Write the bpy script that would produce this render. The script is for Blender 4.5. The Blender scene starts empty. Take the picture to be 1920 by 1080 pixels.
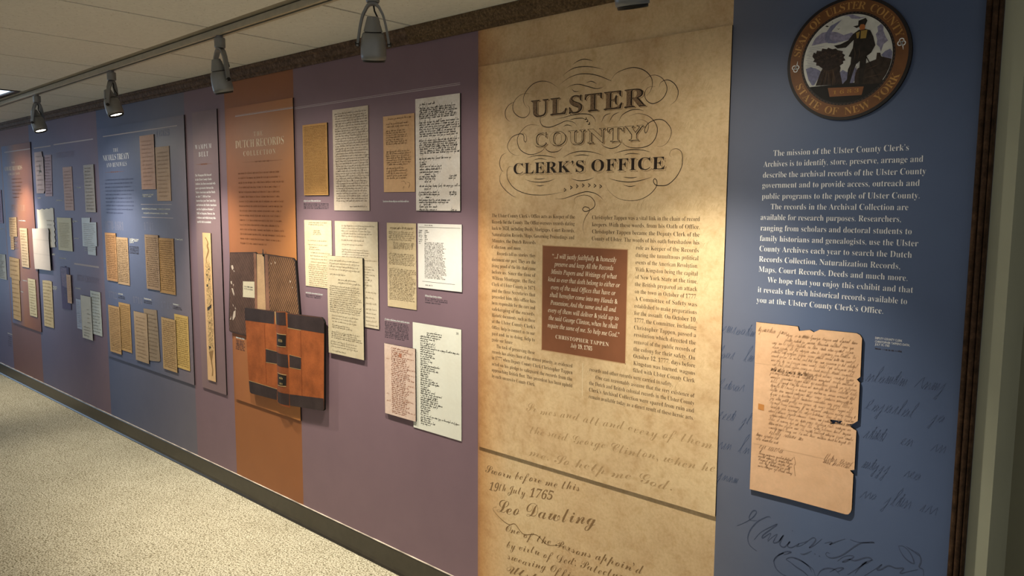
import bpy, bmesh, math, random
from mathutils import Vector, Matrix
from mathutils.geometry import tessellate_polygon

SC = bpy.context.scene
COL = SC.collection

# ------------------------------------------------------------------ camera
def make_camera():
    yaw, pitch, roll = math.radians(41.8971), math.radians(6.0775), math.radians(0.3142)
    cy, sy, cp, sp = math.cos(yaw), math.sin(yaw), math.cos(pitch), math.sin(pitch)
    fwd = Vector((-sy*cp, cy*cp, -sp)); right = Vector((cy, sy, 0)); up = right.cross(fwd)
    c, s = math.cos(roll), math.sin(roll)
    r2 = c*right + s*up; u2 = -s*right + c*up
    cam = bpy.data.cameras.new('camera'); cam.sensor_width = 36; cam.lens = 1423.503/1920*36
    cam.clip_start = .02; cam.clip_end = 100
    o = bpy.data.objects.new('camera', cam); COL.objects.link(o)
    M = Matrix((r2, u2, -fwd)).transposed().to_4x4(); M.translation = Vector((0, -1.96, 1.535))
    o.matrix_world = M
    SC.camera = o
make_camera()

# ------------------------------------------------------------------ world, exposure, daylight
W = bpy.data.worlds.new('world'); SC.world = W; W.use_nodes = True
W.node_tree.nodes['Background'].inputs[0].default_value = (1.0, .965, .89, 1)
W.node_tree.nodes['Background'].inputs[1].default_value = .47
SC.view_settings.view_transform = 'Standard'; SC.view_settings.look = 'None'
SC.view_settings.gamma = 1; SC.view_settings.exposure = 0; SC.view_settings.use_curve_mapping = False
SPOT_W = 105.0                      # each track lamp
SPOT_COL = (1.0, .90, .71)
DAY_COL = (.52, .73, 1.0)          # sky light through the far window
DAY_STRENGTH = 2.2
TROFFER_STRENGTH = 1.6

D = {'BANDS': {'a': -7.6179, 'b': -6.8488, 'c': -5.4565, 'd': -4.1885, 'e': -3.7396, 'f': -3.1016, 'g': -1.9244, 'h': -0.9655, 'trim': -0.3702},
 'BELT': {'body': [(-3.9864, 1.226), (-3.9392, 1.2349), (-3.9314, 1.1734), (-3.932, 1.0963), (-3.9355, 1.0035), (-3.93, 0.9079), (-3.9294, 0.8103), (-3.9296, 0.7539), (-3.9857, 0.7341), (-3.9844, 0.8036), (-3.985, 0.9021), (-3.9845, 0.9611), (-3.9858, 1.049),
                   (-3.9881, 1.1354)],
          'cord': [(-3.9765, 1.3634), (-3.9572, 1.347), (-3.9496, 1.3302), (-3.956, 1.3172), (-3.9462, 1.2942), (-3.9596, 1.2702), (-3.9739, 1.2481), (-3.9737, 1.2267)],
          'dark': [[(-3.983, 0.9798), (-3.9359, 1.0022), (-3.9341, 0.9863), (-3.9805, 0.9605)], [(-3.985, 0.7699), (-3.9508, 0.7659), (-3.9764, 0.7492)], [(-3.9565, 1.1955), (-3.9402, 1.1977), (-3.9426, 1.1899), (-3.9552, 1.1883)],
                   [(-3.9848, 1.1658), (-3.9608, 1.163), (-3.9775, 1.1555)], [(-3.9536, 1.1399), (-3.9382, 1.143), (-3.9399, 1.1322), (-3.9506, 1.1328)], [(-3.981, 1.11), (-3.9606, 1.1071), (-3.9679, 1.0936), (-3.9793, 1.0971)]],
          'tail': [(-3.9837, 0.7344), (-3.9298, 0.7514), (-3.9505, 0.6894), (-3.9421, 0.6412), (-3.9455, 0.6085), (-3.9612, 0.6026), (-3.9523, 0.6397), (-3.9649, 0.6874)]},
 'BIG': [('ULSTER', -1.6727, -1.2283, 1.8333, 0.0522), ('COUNTY', -1.6643, -1.2354, 1.7361, 0.0419), ('CLERK’S OFFICE', -1.7484, -1.1597, 1.6474, 0.0357)],
 'BOOK1': {'hingel': [(-3.4711, 1.3025), (-3.4471, 1.2998), (-3.4497, 1.0223), (-3.4579, 0.8791), (-3.482, 0.8858), (-3.4731, 1.039)],
           'hinger': [(-3.3644, 1.2989), (-3.3368, 1.2993), (-3.335, 1.0285), (-3.3383, 0.884), (-3.3732, 0.8836), (-3.3705, 1.0297)],
           'label': [(-3.5832, 1.1527), (-3.4706, 1.1587), (-3.4726, 1.0769), (-3.5883, 1.072)],
           'left': [(-3.7053, 1.2912), (-3.4711, 1.3025), (-3.4731, 1.039), (-3.482, 0.8858), (-3.5733, 0.876), (-3.7195, 0.8787), (-3.7408, 0.8853), (-3.7354, 0.9358)],
           'mark': [(-3.3856, 1.3246), (-3.3787, 1.324), (-3.3763, 1.3043), (-3.3698, 1.2955), (-3.3756, 1.286), (-3.3857, 1.2924), (-3.3913, 1.3014), (-3.3848, 1.3086)],
           'outline': [(-3.709, 1.2944), (-3.4574, 1.3067), (-3.44, 1.3001), (-3.3606, 1.3018), (-3.117, 1.2939), (-3.0978, 1.2819), (-3.0735, 1.0334), (-3.0688, 0.9067), (-3.1794, 0.8725), (-3.5753, 0.8723), (-3.7247, 0.8745), (-3.7441, 0.88),
                       (-3.7454, 0.9348)],
           'right': [(-3.3351, 1.2984), (-3.1171, 1.2918), (-3.1041, 1.2815), (-3.0789, 1.0329), (-3.0787, 0.911), (-3.1719, 0.8861), (-3.3366, 0.8842), (-3.3341, 1.0285)],
           'spine': [(-3.44, 1.2983), (-3.374, 1.2985), (-3.3713, 1.0297), (-3.3749, 0.8843), (-3.4553, 0.877)],
           'white': [[(-3.6979, 1.2268), (-3.6812, 1.2302), (-3.6736, 1.2136), (-3.6859, 1.2032), (-3.6968, 1.2147)], [(-3.678, 1.2051), (-3.6639, 1.1996), (-3.671, 1.1943)], [(-3.7114, 1.1429), (-3.6965, 1.1464), (-3.6946, 1.1318), (-3.7045, 1.1287)],
                     [(-3.6877, 1.1323), (-3.6781, 1.1306), (-3.6809, 1.1182)], [(-3.7019, 1.1092), (-3.6864, 1.108), (-3.6747, 1.0795), (-3.6793, 1.0694), (-3.6936, 1.0878)], [(-3.6976, 1.0285), (-3.6865, 1.0197), (-3.6909, 1.0119)],
                     [(-3.6876, 0.9876), (-3.6676, 0.9969), (-3.6728, 0.962), (-3.7006, 0.9394), (-3.7026, 0.954)], [(-3.733, 0.941), (-3.7138, 0.9628), (-3.7171, 0.9426)], [(-3.6731, 1.016), (-3.6624, 1.0023), (-3.6721, 1.0014)],
                     [(-3.2771, 1.2727), (-3.2674, 1.2641), (-3.2737, 1.257)], [(-3.1497, 1.1885), (-3.138, 1.1827), (-3.1471, 1.1754)], [(-3.1311, 1.1588), (-3.1233, 1.155), (-3.1291, 1.151)], [(-3.3115, 1.2618), (-3.3032, 1.2577), (-3.3102, 1.2528)]]},
 'BOOK2': {'bl': [(-3.5347, 0.6483), (-3.2665, 0.6487), (-3.2712, 0.5932), (-3.5149, 0.5847), (-3.528, 0.59)],
           'br': [(-3.1566, 0.6417), (-2.8754, 0.6698), (-2.8756, 0.6189), (-2.884, 0.6115), (-3.161, 0.5863)],
           'gold': [[(-3.2559, 0.9682), (-3.1727, 0.9692), (-3.1728, 0.9662), (-3.256, 0.9651)], [(-3.2486, 0.9286), (-3.1701, 0.9287), (-3.1702, 0.9262), (-3.2488, 0.9255)], [(-3.248, 0.868), (-3.1729, 0.8705), (-3.173, 0.8679), (-3.2481, 0.8649)],
                    [(-3.2481, 0.7362), (-3.1721, 0.7351), (-3.1723, 0.7315), (-3.2483, 0.7326)], [(-3.2484, 0.6742), (-3.1747, 0.6791), (-3.1749, 0.6756), (-3.2486, 0.6711)], [(-3.3613, 0.836), (-3.2589, 0.8351), (-3.259, 0.8335), (-3.3614, 0.8339)],
                    [(-3.3631, 0.7683), (-3.262, 0.774), (-3.2621, 0.7719), (-3.3632, 0.7662)], [(-3.1494, 0.8351), (-3.0494, 0.8339), (-3.0494, 0.8324), (-3.1495, 0.8331)], [(-3.1505, 0.7735), (-3.0552, 0.7771), (-3.0553, 0.7751), (-3.1506, 0.7714)],
                    [(-3.5315, 0.6499), (-3.2665, 0.6497), (-3.2666, 0.6476), (-3.5317, 0.6471)], [(-3.1577, 0.9629), (-3.0455, 0.9646), (-3.0456, 0.9622), (-3.1579, 0.9604)], [(-3.2704, 1.0292), (-3.2602, 1.0297), (-3.2577, 0.9685), (-3.2615, 0.9681)]],
           'lab1': [(-3.2451, 0.9245), (-3.1703, 0.9247), (-3.1728, 0.8715), (-3.248, 0.8685)],
           'lab2': [(-3.2456, 0.7299), (-3.1724, 0.729), (-3.1746, 0.6817), (-3.2464, 0.6766)],
           'ml': [(-3.3614, 0.835), (-3.259, 0.834), (-3.262, 0.775), (-3.3631, 0.7683)],
           'mr': [(-3.1495, 0.8336), (-3.0494, 0.8324), (-3.0552, 0.7776), (-3.1504, 0.7745)],
           'outline': [(-3.553, 1.0206), (-3.2611, 1.0301), (-3.1739, 1.0375), (-3.1474, 1.0312), (-2.8846, 1.0391), (-2.8688, 1.0314), (-2.8597, 1.0174), (-2.8756, 0.6189), (-2.884, 0.6115), (-3.1637, 0.5858), (-3.1772, 0.5874), (-3.2605, 0.5816),
                       (-3.2788, 0.5924), (-3.5149, 0.5847), (-3.528, 0.59), (-3.5387, 0.7004)],
           'sbot': [(-3.265, 0.6412), (-3.1584, 0.6424), (-3.1592, 0.5866), (-3.264, 0.5872)],
           'seams': [[(-3.369, 0.9591), (-3.3652, 0.9595), (-3.3632, 0.6588), (-3.3671, 0.6581)], [(-3.0515, 0.9639), (-3.0481, 0.9643), (-3.0483, 0.6553), (-3.0518, 0.6547)]],
           'smid': [(-3.2553, 0.8335), (-3.1639, 0.8316), (-3.1596, 0.7696), (-3.2585, 0.7704)],
           'spine': [(-3.2583, 1.0294), (-3.1695, 1.0369), (-3.1551, 0.5762), (-3.2651, 0.5844)],
           'stop': [(-3.2565, 1.0285), (-3.1723, 1.0347), (-3.1699, 0.9715), (-3.2558, 0.9702)],
           'tl': [(-3.553, 1.0206), (-3.2704, 1.0292), (-3.2783, 0.9673), (-3.5539, 0.9568)],
           'tr': [(-3.1581, 1.0301), (-2.8862, 1.0385), (-2.8688, 1.0314), (-2.8597, 1.0174), (-2.8614, 0.969), (-3.1577, 0.9629)]},
 'CALIB': {'jamb': [(-0.2957, 1.0649), (-0.2983, 0.7401), (-0.2625, 1.0025)], 'lamp5': [-0.987, -0.462]},
 'CAPTIONS': [('wall', [(-3.0397, -2.9017, 1.5549)], [(-3.0403, -2.8452, 1.5429), (-3.0405, -2.8455, 1.536), (-3.0408, -2.8457, 1.5291), (-3.0411, -2.8459, 1.5222)]),
              ('wall', [(-3.0394, -2.9046, 1.1349)], [(-3.0398, -2.9133, 1.1254), (-3.0402, -2.9219, 1.1176)]), ('wall', [(-2.4645, -2.3082, 1.5522)], []),
              ('wall', [(-2.2128, -2.1148, 1.1872)], [(-2.2129, -2.0892, 1.1783), (-2.2129, -2.0892, 1.1713), (-2.213, -2.1249, 1.1626)]),
              ('wall', [(-2.4629, -2.311, 1.0695)],
               [(-2.4617, -2.3134, 1.0592), (-2.4619, -2.3135, 1.0524), (-2.462, -2.3136, 1.0454), (-2.4621, -2.3137, 1.0385), (-2.4623, -2.3138, 1.0317), (-2.4624, -2.3139, 1.0248), (-2.4625, -2.314, 1.018), (-2.4627, -2.3141, 1.011),
                (-2.4628, -2.3142, 1.0042), (-2.463, -2.3373, 0.9966)]),
              ('dutch', [(-3.6898, -3.5994, 0.847)], [(-3.6906, -3.6002, 0.8336), (-3.6912, -3.6008, 0.8244), (-3.6918, -3.6014, 0.8153), (-3.6924, -3.6019, 0.806), (-3.693, -3.6025, 0.7969), (-3.6936, -3.6031, 0.7876)]),
              ('nicolls', [(-4.9929, -4.8562, 1.3186), (-4.9941, -4.8731, 1.3087), (-4.9953, -4.9383, 1.2988)], [(-4.9984, -4.8613, 1.2723), (-4.9996, -4.8624, 1.2623), (-5.0008, -4.8635, 1.2522), (-5.002, -4.8646, 1.2422), (-5.0032, -4.8657, 1.2321)]),
              ('nicolls', [(-4.3504, -4.2544, 1.3372)], []), ('nicolls', [(-5.2174, -5.1427, 0.9544)], [(-5.2166, -5.1129, 0.9396), (-5.2179, -5.1142, 0.929)]), ('nicolls', [(-4.8175, -4.7116, 0.9561)], [(-4.8189, -4.7031, 0.9427), (-4.82, -4.7041, 0.9327)]),
              ('nicolls', [(-4.4132, -4.3307, 0.9568)], [(-4.4125, -4.3028, 0.943), (-4.4134, -4.3036, 0.9336)]), ('nicolls', [(-4.7679, -4.6177, 1.5937), (-4.7691, -4.6439, 1.5831)], []),
              ('nicolls', [(-4.7882, -4.4008, 1.5086), (-4.7679, -4.424, 1.483)], []), ('court', [(-7.2088, -7.0349, 1.3992)], []), ('court', [(-7.3708, -7.3091, 1.2098)], []), ('court', [(-7.2113, -7.0898, 0.9066)], []),
              ('court', [(-7.2805, -7.2061, 0.8072)], []), ('wall', [(-6.4734, -6.3993, 1.1586), (-6.4745, -6.4077, 1.1514)], []), ('wall', [(-6.3094, -6.182, 1.563)], []), ('wall', [(-5.8784, -5.7949, 1.6506)], []),
              ('wall', [(-5.9957, -5.8967, 1.4146), (-5.9967, -5.9553, 1.4076)], []), ('wall', [(-5.9817, -5.8913, 1.2924)], []), ('wall', [(-6.318, -6.1721, 1.1352)], []), ('wall', [(-6.0101, -5.905, 0.9321)], []),
              ('wall', [(-6.4967, -6.4022, 0.908), (-6.4985, -6.404, 0.8976), (-6.5002, -6.4172, 0.888)], []),
              ('wall', [(-7.7493, -7.6167, 0.4006)], [(-7.7317, -7.6381, 0.3726), (-7.7359, -7.6421, 0.3531), (-7.7401, -7.6462, 0.3336), (-7.7442, -7.6503, 0.314), (-7.7484, -7.6544, 0.2944)]), ('wall', [(-7.7746, -7.6806, 1.3211)], []),
              ('wall', [(-6.7311, -6.6524, 1.5816)], [])],
 'CENTURY': [('17TH CENTURY', -7.3849, -7.0173, 1.482, 0.0489, 'court'), ('20TH CENTURY', -5.9773, -5.5441, 0.9935, 0.0429, 'wall'), ('18TH CENTURY', -6.2624, -5.8839, 1.8748, 0.0384, 'wall')],
 'CHEVRON': [(-1.4448, 1.8104), (-1.4395, 1.8034), (-1.4322, 1.7946), (-1.5237, 1.5913), (-1.4986, 1.5985), (-1.4751, 1.6024), (-1.4513, 1.6047), (-1.4277, 1.6049), (-1.4057, 1.603), (-1.3839, 1.6006)],
 'CLERK_L': [('The Ulster County Clerk’s Office acts as Keeper of the', -1.8501, -1.4842, 1.4993), ('Records for the County. The Office oversees records dating', -1.85, -1.4845, 1.4772),
             ('back to 1658, including Deeds, Mortgages, Court Records,', -1.8499, -1.4841, 1.4551), ('Naturalization Records, Maps, Governing Proceedings and', -1.8498, -1.4852, 1.433), ('Minutes, the Dutch Records', -1.8498, -1.6473, 1.4109),
             ('Collection, and more.', -1.8497, -1.7115, 1.3888), ('Records tell us stories; they', -1.8254, -1.6468, 1.3667), ('document our past. They are the', -1.8495, -1.6465, 1.3446), ('living proof of the life that came', -1.8495, -1.6463, 1.3225),
             ('before us. Since the time of', -1.8494, -1.646, 1.3004), ('Willem Montagne, the first', -1.8493, -1.6466, 1.2783), ('Clerk of Ulster County in 1671', -1.8492, -1.6471, 1.2562), ('and the three Secretaries that', -1.8491, -1.6469, 1.2341),
             ('preceded him, this office has', -1.8491, -1.6466, 1.212), ('been responsible for the care and', -1.849, -1.6472, 1.1899), ('safekeeping of the records.', -1.8489, -1.6469, 1.1678), ('Historic documents, such as those', -1.8488, -1.6466, 1.1457),
             ('at the Ulster County Clerk’s', -1.8487, -1.6464, 1.1236), ('Office, help to connect us to our', -1.8486, -1.6469, 1.1015), ('past and, in so doing, help to', -1.8486, -1.6467, 1.0794), ('guide our future.', -1.8485, -1.7466, 1.0573),
             ('The task of preserving these', -1.8266, -1.647, 1.0352), ('records has always been of the utmost priority, as evidenced', -1.8483, -1.4851, 1.0131), ('in 1777 when Deputy County Clerk Christopher Tappen', -1.8482, -1.4847, 0.991),
             ('acted on his pledge to safeguard the records from the', -1.8482, -1.485, 0.9689), ('approaching British fleet. This precedent has been upheld', -1.8481, -1.4846, 0.9468), ('by each successive County Clerk.', -1.848, -1.6441, 0.9247)],
 'CLERK_R': [('Christopher Tappen was a vital link in the chain of record', -1.4155, -1.0426, 1.4985), ('keepers. With these words, from his Oath of Office,', -1.4151, -1.0419, 1.4764),
             ('Christopher Tappen became the Deputy Clerk of the', -1.4146, -1.0418, 1.4543), ('County of Ulster. The words of his oath foreshadow his', -1.415, -1.0417, 1.4322), ('role as Keeper of the Records', -1.2516, -1.0428, 1.41),
             ('during the tumultuous political', -1.2518, -1.0427, 1.3879), ('events of the American Revolution.', -1.2511, -1.0438, 1.3658), ('With Kingston being the capital', -1.2513, -1.0437, 1.3437),
             ('of New York State at the time,', -1.2515, -1.0436, 1.3216), ('the British prepared an attack', -1.2516, -1.0435, 1.2995), ('on the town in October of 1777.', -1.2518, -1.044, 1.2773), ('A Committee of Safety was', -1.2519, -1.0433, 1.2552),
             ('established to make preparations', -1.2521, -1.0432, 1.2331), ('for the assault. On October 10,', -1.2522, -1.043, 1.211), ('1777, the Committee, including', -1.2516, -1.0429, 1.1889), ('Christopher Tappen, passed a', -1.2518, -1.0428, 1.1668),
             ('resolution which directed the', -1.2519, -1.0427, 1.1447), ('removal of the public records of', -1.2514, -1.0427, 1.1225), ('the colony for their safety. On', -1.2515, -1.0432, 1.1004),
             ('October 12, 1777, days before', -1.2517, -1.0424, 1.0783), ('Kingston was burned, wagons', -1.2511, -1.0423, 1.0562), ('filled with Ulster County Clerk', -1.252, -1.0422, 1.0341),
             ('records and other records were carried to safety.', -1.4163, -1.1146, 1.012), ('One can reasonably assume that the very existence of', -1.3913, -1.0414, 0.9898),
             ('the Dutch and British colonial records in the Ulster County', -1.4162, -1.0419, 0.9677), ('Clerk’s Archival Collection were spared from ruin and', -1.4166, -1.0418, 0.9456),
             ('remain available today as a direct result of these heroic acts.', -1.417, -1.0424, 0.9235)],
 'DOCS': {'belt': {'base': 0.006, 'col': (0.656, 0.428, 0.23), 'poly': [(-4.013, 1.388), (-3.9201, 1.3884), (-3.9123, 0.5776), (-4.0019, 0.5747)], 'style': 'belt', 't': 0.005},
          'c3': {'base': 0.006, 'col': (0.648, 0.442, 0.24), 'poly': [(-7.4604, 1.426), (-7.2564, 1.4304), (-7.2709, 1.2694), (-7.3638, 1.2648), (-7.3703, 1.1564), (-7.4571, 1.1551), (-7.4531, 1.2649), (-7.4722, 1.2657)], 'style': 'far', 't': 0.0037},
          'c4': {'base': 0.006, 'col': (0.648, 0.497, 0.328), 'poly': [(-7.1862, 1.3432), (-6.9902, 1.3442), (-7.0073, 1.0267), (-7.1847, 1.0236)], 'style': 'far', 't': 0.005},
          'c5': {'base': 0.006, 'col': (0.554, 0.373, 0.171), 'poly': [(-7.524, 1.0921), (-7.256, 1.0844), (-7.2719, 0.9003), (-7.2876, 0.9001), (-7.3039, 0.5568), (-7.5105, 0.5592), (-7.4919, 0.9121), (-7.5404, 0.9158)], 'style': 'far', 't': 0.0037},
          'c6': {'base': 0.006, 'col': (0.649, 0.584, 0.392), 'poly': [(-7.0595, 0.9346), (-6.8746, 0.9405), (-6.8751, 0.636), (-7.0587, 0.6284)], 'style': 'far', 't': 0.0037},
          'd1': {'base': 0.0, 'col': (0.323, 0.232, 0.369), 'poly': [(-7.8748, 1.6565), (-7.646, 1.6587), (-7.6657, 1.3596), (-7.9047, 1.3855)], 'style': 'far', 't': 0.0037},
          'd2': {'base': 0.0, 'col': (0.539, 0.533, 0.47), 'poly': [(-8.0022, 1.1028), (-7.6573, 1.1013), (-7.6557, 0.8814), (-8.0035, 0.8818)], 'style': 'far', 't': 0.0037},
          'm1': {'base': 0.0, 'col': (0.461, 0.254, 0.082), 'poly': [(-3.0222, 1.8966), (-2.8415, 1.8955), (-2.8317, 1.5827), (-3.0289, 1.5839)], 'style': 'm1', 't': 0.0062},
          'm10': {'base': 0.0045, 'col': (0.649, 0.509, 0.449), 'poly': [(-2.4539, 0.9736), (-2.2607, 0.9749), (-2.2649, 0.6819), (-2.4579, 0.6767)], 'style': 'm10', 't': 0.0056},
          'm11': {'base': 0.0, 'col': (0.716, 0.729, 0.668), 'poly': [(-2.2823, 1.0795), (-2.0065, 1.0799), (-2.0104, 0.652), (-2.2864, 0.6518)], 'style': 'm11', 't': 0.0031},
          'm2': {'base': 0.0, 'col': (0.539, 0.463, 0.387), 'poly': [(-2.8044, 1.9472), (-2.5558, 1.9441), (-2.5467, 1.5167), (-2.7959, 1.5172)], 'style': 'm2', 't': 0.0025},
          'm3': {'base': 0.0, 'col': (0.667, 0.574, 0.404), 'poly': [(-3.0354, 1.4724), (-2.8232, 1.4712), (-2.8224, 1.1724), (-3.0342, 1.1678)], 'style': 'm3', 't': 0.0025},
          'm4': {'base': 0.0, 'col': (0.583, 0.521, 0.408), 'poly': [(-2.7957, 1.4712), (-2.4985, 1.4718), (-2.4966, 1.0296), (-2.7971, 1.0225)], 'style': 'm4', 't': 0.0037},
          'm5': {'base': 0.005, 'col': (0.521, 0.462, 0.338), 'poly': [(-2.8452, 1.316), (-2.5951, 1.3205), (-2.5883, 0.8865), (-2.8526, 0.8804)], 'style': 'm5', 't': 0.0068},
          'm6': {'base': 0.0, 'col': (0.558, 0.356, 0.198), 'poly': [(-2.4583, 1.8941), (-2.2655, 1.8909), (-2.2639, 1.5915), (-2.4527, 1.5932)], 'style': 'm6', 't': 0.0025},
          'm7': {'base': 0.0, 'col': (0.67, 0.631, 0.601), 'poly': [(-2.2571, 1.9441), (-2.0119, 1.9421), (-2.0088, 1.521), (-2.252, 1.5193)], 'style': 'm7', 't': 0.0062},
          'm8': {'base': 0.0, 'col': (0.584, 0.48, 0.318), 'poly': [(-2.4404, 1.4696), (-2.2628, 1.4698), (-2.2587, 1.1301), (-2.4389, 1.1287)], 'style': 'm8', 't': 0.0025},
          'm9': {'base': 0.0, 'col': (0.702, 0.69, 0.683), 'poly': [(-2.2485, 1.4701), (-2.0036, 1.4705), (-2.0041, 1.2218), (-2.247, 1.2203)], 'style': 'm9', 't': 0.0043},
          'n1': {'base': 0.006, 'col': (0.487, 0.304, 0.23), 'poly': [(-4.762, 1.9473), (-4.5641, 1.9473), (-4.5677, 1.6307), (-4.7667, 1.6273)], 'style': 'faint', 't': 0.005},
          'n10': {'base': 0.006, 'col': (0.283, 0.217, 0.153), 'poly': [(-4.8272, 0.8969), (-4.6359, 0.9037), (-4.6162, 0.5982), (-4.6336, 0.5885), (-4.7796, 0.5752)], 'style': 'faint', 't': 0.0025},
          'n11': {'base': 0.006, 'col': (0.468, 0.313, 0.153), 'poly': [(-4.5762, 0.8677), (-4.3858, 0.8719), (-4.3798, 0.5603), (-4.5642, 0.553)], 'style': 'dense', 't': 0.0056},
          'n12': {'base': 0.006, 'col': (0.591, 0.404, 0.134), 'poly': [(-4.4125, 0.9051), (-4.2319, 0.9075), (-4.218, 0.592), (-4.3862, 0.5878)], 'style': 'dense', 't': 0.0025},
          'n2': {'base': 0.006, 'col': (0.449, 0.309, 0.204), 'poly': [(-4.5563, 1.8698), (-4.3743, 1.8722), (-4.3784, 1.5624), (-4.5635, 1.5581)], 'style': 'faint', 't': 0.0025},
          'n3': {'base': 0.006, 'col': (0.485, 0.269, 0.122), 'poly': [(-5.3845, 1.3504), (-5.1951, 1.3554), (-5.2018, 1.036), (-5.3737, 1.0372)], 'style': 'dense', 't': 0.005},
          'n4': {'base': 0.006, 'col': (0.456, 0.313, 0.187), 'poly': [(-5.1992, 1.3267), (-5.0164, 1.3312), (-5.0181, 1.0282), (-5.2128, 1.0218)], 'style': 'dense', 't': 0.0025},
          'n5': {'base': 0.006, 'col': (0.305, 0.206, 0.128), 'poly': [(-4.7541, 1.3565), (-4.5604, 1.3594), (-4.5695, 1.0307), (-4.7553, 1.0245)], 'style': 'dense', 't': 0.0056},
          'n6': {'base': 0.006, 'col': (0.402, 0.236, 0.088), 'poly': [(-4.5679, 1.3433), (-4.366, 1.3444), (-4.3695, 1.0185), (-4.5855, 1.0161)], 'style': 'dense', 't': 0.0031},
          'n7': {'base': 0.006, 'col': (0.503, 0.323, 0.153), 'poly': [(-5.3877, 0.8686), (-5.1986, 0.873), (-5.1939, 0.5561), (-5.3799, 0.5539)], 'style': 'dense', 't': 0.0056},
          'n8': {'base': 0.006, 'col': (0.479, 0.3, 0.122), 'poly': [(-5.2173, 0.9013), (-5.0349, 0.906), (-5.0299, 0.5907), (-5.2082, 0.5833)], 'style': 'dense', 't': 0.0025},
          'n9': {'base': 0.006, 'col': (0.392, 0.286, 0.187), 'poly': [(-4.9781, 0.8646), (-4.7802, 0.871), (-4.7663, 0.5577), (-4.9623, 0.5501)], 'style': 'faint', 't': 0.0056},
          'oath': {'base': 0.0,
                   'col': (0.655, 0.421, 0.264),
                   'hole': [(-0.6572, 1.0005), (-0.644, 1.001), (-0.627, 1.0022), (-0.632, 0.9964), (-0.6265, 0.9926), (-0.6396, 0.9921), (-0.6567, 0.9887)],
                   'poly': [(-0.8644, 1.2298), (-0.7514, 1.2301), (-0.7478, 1.2187), (-0.7199, 1.2245), (-0.7096, 1.2197), (-0.695, 1.2282), (-0.6051, 1.2293), (-0.5966, 1.2255), (-0.5916, 1.2181), (-0.5908, 1.1215), (-0.5986, 1.114), (-0.5912, 1.1064),
                            (-0.591, 1.0095), (-0.6023, 0.9998), (-0.6189, 0.9953), (-0.6078, 0.991), (-0.5931, 0.9839), (-0.5927, 0.8834), (-0.6033, 0.8794), (-0.5945, 0.8713), (-0.5941, 0.7799), (-0.5964, 0.7716), (-0.6014, 0.7647), (-0.6079, 0.7629),
                            (-0.7535, 0.7642), (-0.8642, 0.7629)],
                   'style': 'oath',
                   't': 0.0074},
          'w10': {'base': 0.008, 'col': (0.688, 0.618, 0.577), 'poly': [(-6.8591, 1.3455), (-6.4824, 1.3557), (-6.4702, 1.3362), (-6.4828, 1.278), (-6.4762, 1.0335), (-6.6934, 1.0314), (-6.849, 1.0261), (-6.8585, 1.1349)], 'style': 'blank', 't': 0.0056},
          'w11': {'base': 0.0, 'col': (0.59, 0.488, 0.294), 'poly': [(-6.7165, 0.9432), (-6.6307, 0.9486), (-6.5448, 0.9504), (-6.5009, 0.9468), (-6.5126, 0.5837), (-6.7348, 0.5808)], 'style': 'far', 't': 0.0037},
          'w12': {'base': 0.0, 'col': (0.539, 0.367, 0.325), 'poly': [(-6.1237, 1.8037), (-5.9422, 1.8042), (-5.9533, 1.4947), (-6.1377, 1.4934)], 'style': 'faint', 't': 0.0025},
          'w13': {'base': 0.0, 'col': (0.437, 0.398, 0.367), 'poly': [(-5.7103, 1.8051), (-5.5261, 1.8063), (-5.5368, 1.485), (-5.7203, 1.4853)], 'style': 'far', 't': 0.0056},
          'w14': {'base': 0.0, 'col': (0.656, 0.621, 0.44), 'poly': [(-6.2983, 1.4383), (-6.0058, 1.4422), (-6.0134, 1.2015), (-6.3099, 1.1977)], 'style': 'type', 't': 0.005},
          'w15': {'base': 0.0,
                  'col': (0.596, 0.669, 0.745),
                  'poly': [(-5.8045, 1.4449), (-5.6459, 1.447), (-5.6543, 1.4155), (-5.5394, 1.4175), (-5.5446, 1.2556), (-5.5715, 1.2538), (-5.5745, 1.1907), (-5.7189, 1.1914), (-5.719, 1.2463), (-5.8094, 1.247)],
                  'style': 'type',
                  't': 0.0043},
          'w16': {'base': 0.0, 'col': (0.088, 0.069, 0.163), 'poly': [(-6.299, 1.0739), (-6.2134, 1.078), (-6.2013, 1.0834), (-6.1845, 1.0835), (-6.1798, 1.0787), (-6.1137, 1.0777), (-6.1114, 0.7645), (-6.2993, 0.7588)], 'style': 'card', 't': 0.0037},
          'w17': {'base': 0.004, 'col': (0.67, 0.457, 0.315), 'poly': [(-6.1535, 1.0265), (-6.0662, 1.0238), (-6.086, 0.8138), (-6.1737, 0.8159)], 'style': 'faint', 't': 0.0037},
          'w18': {'base': 0.0, 'col': (0.437, 0.497, 0.674), 'poly': [(-6.0053, 0.8565), (-5.9097, 0.8608), (-5.9153, 0.6408), (-6.0082, 0.641)], 'style': 'faint', 't': 0.0037},
          'w19': {'base': 0.004, 'col': (0.596, 0.593, 0.54), 'poly': [(-5.8912, 0.8935), (-5.6951, 0.8956), (-5.7068, 0.5879), (-5.9006, 0.5848)], 'style': 'sparse', 't': 0.0043},
          'w20': {'base': 0.0, 'col': (0.542, 0.596, 0.595), 'poly': [(-5.7243, 0.9368), (-5.5337, 0.9435), (-5.5349, 0.6391), (-5.7089, 0.6311)], 'style': 'far', 't': 0.0037},
          'w7': {'base': 0.0, 'col': (0.457, 0.371, 0.399), 'poly': [(-6.7219, 1.9351), (-6.5556, 1.9355), (-6.541, 1.895), (-6.5257, 1.8928), (-6.5339, 1.644), (-6.5588, 1.6205), (-6.7234, 1.6218)], 'style': 'torn', 't': 0.0056},
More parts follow.
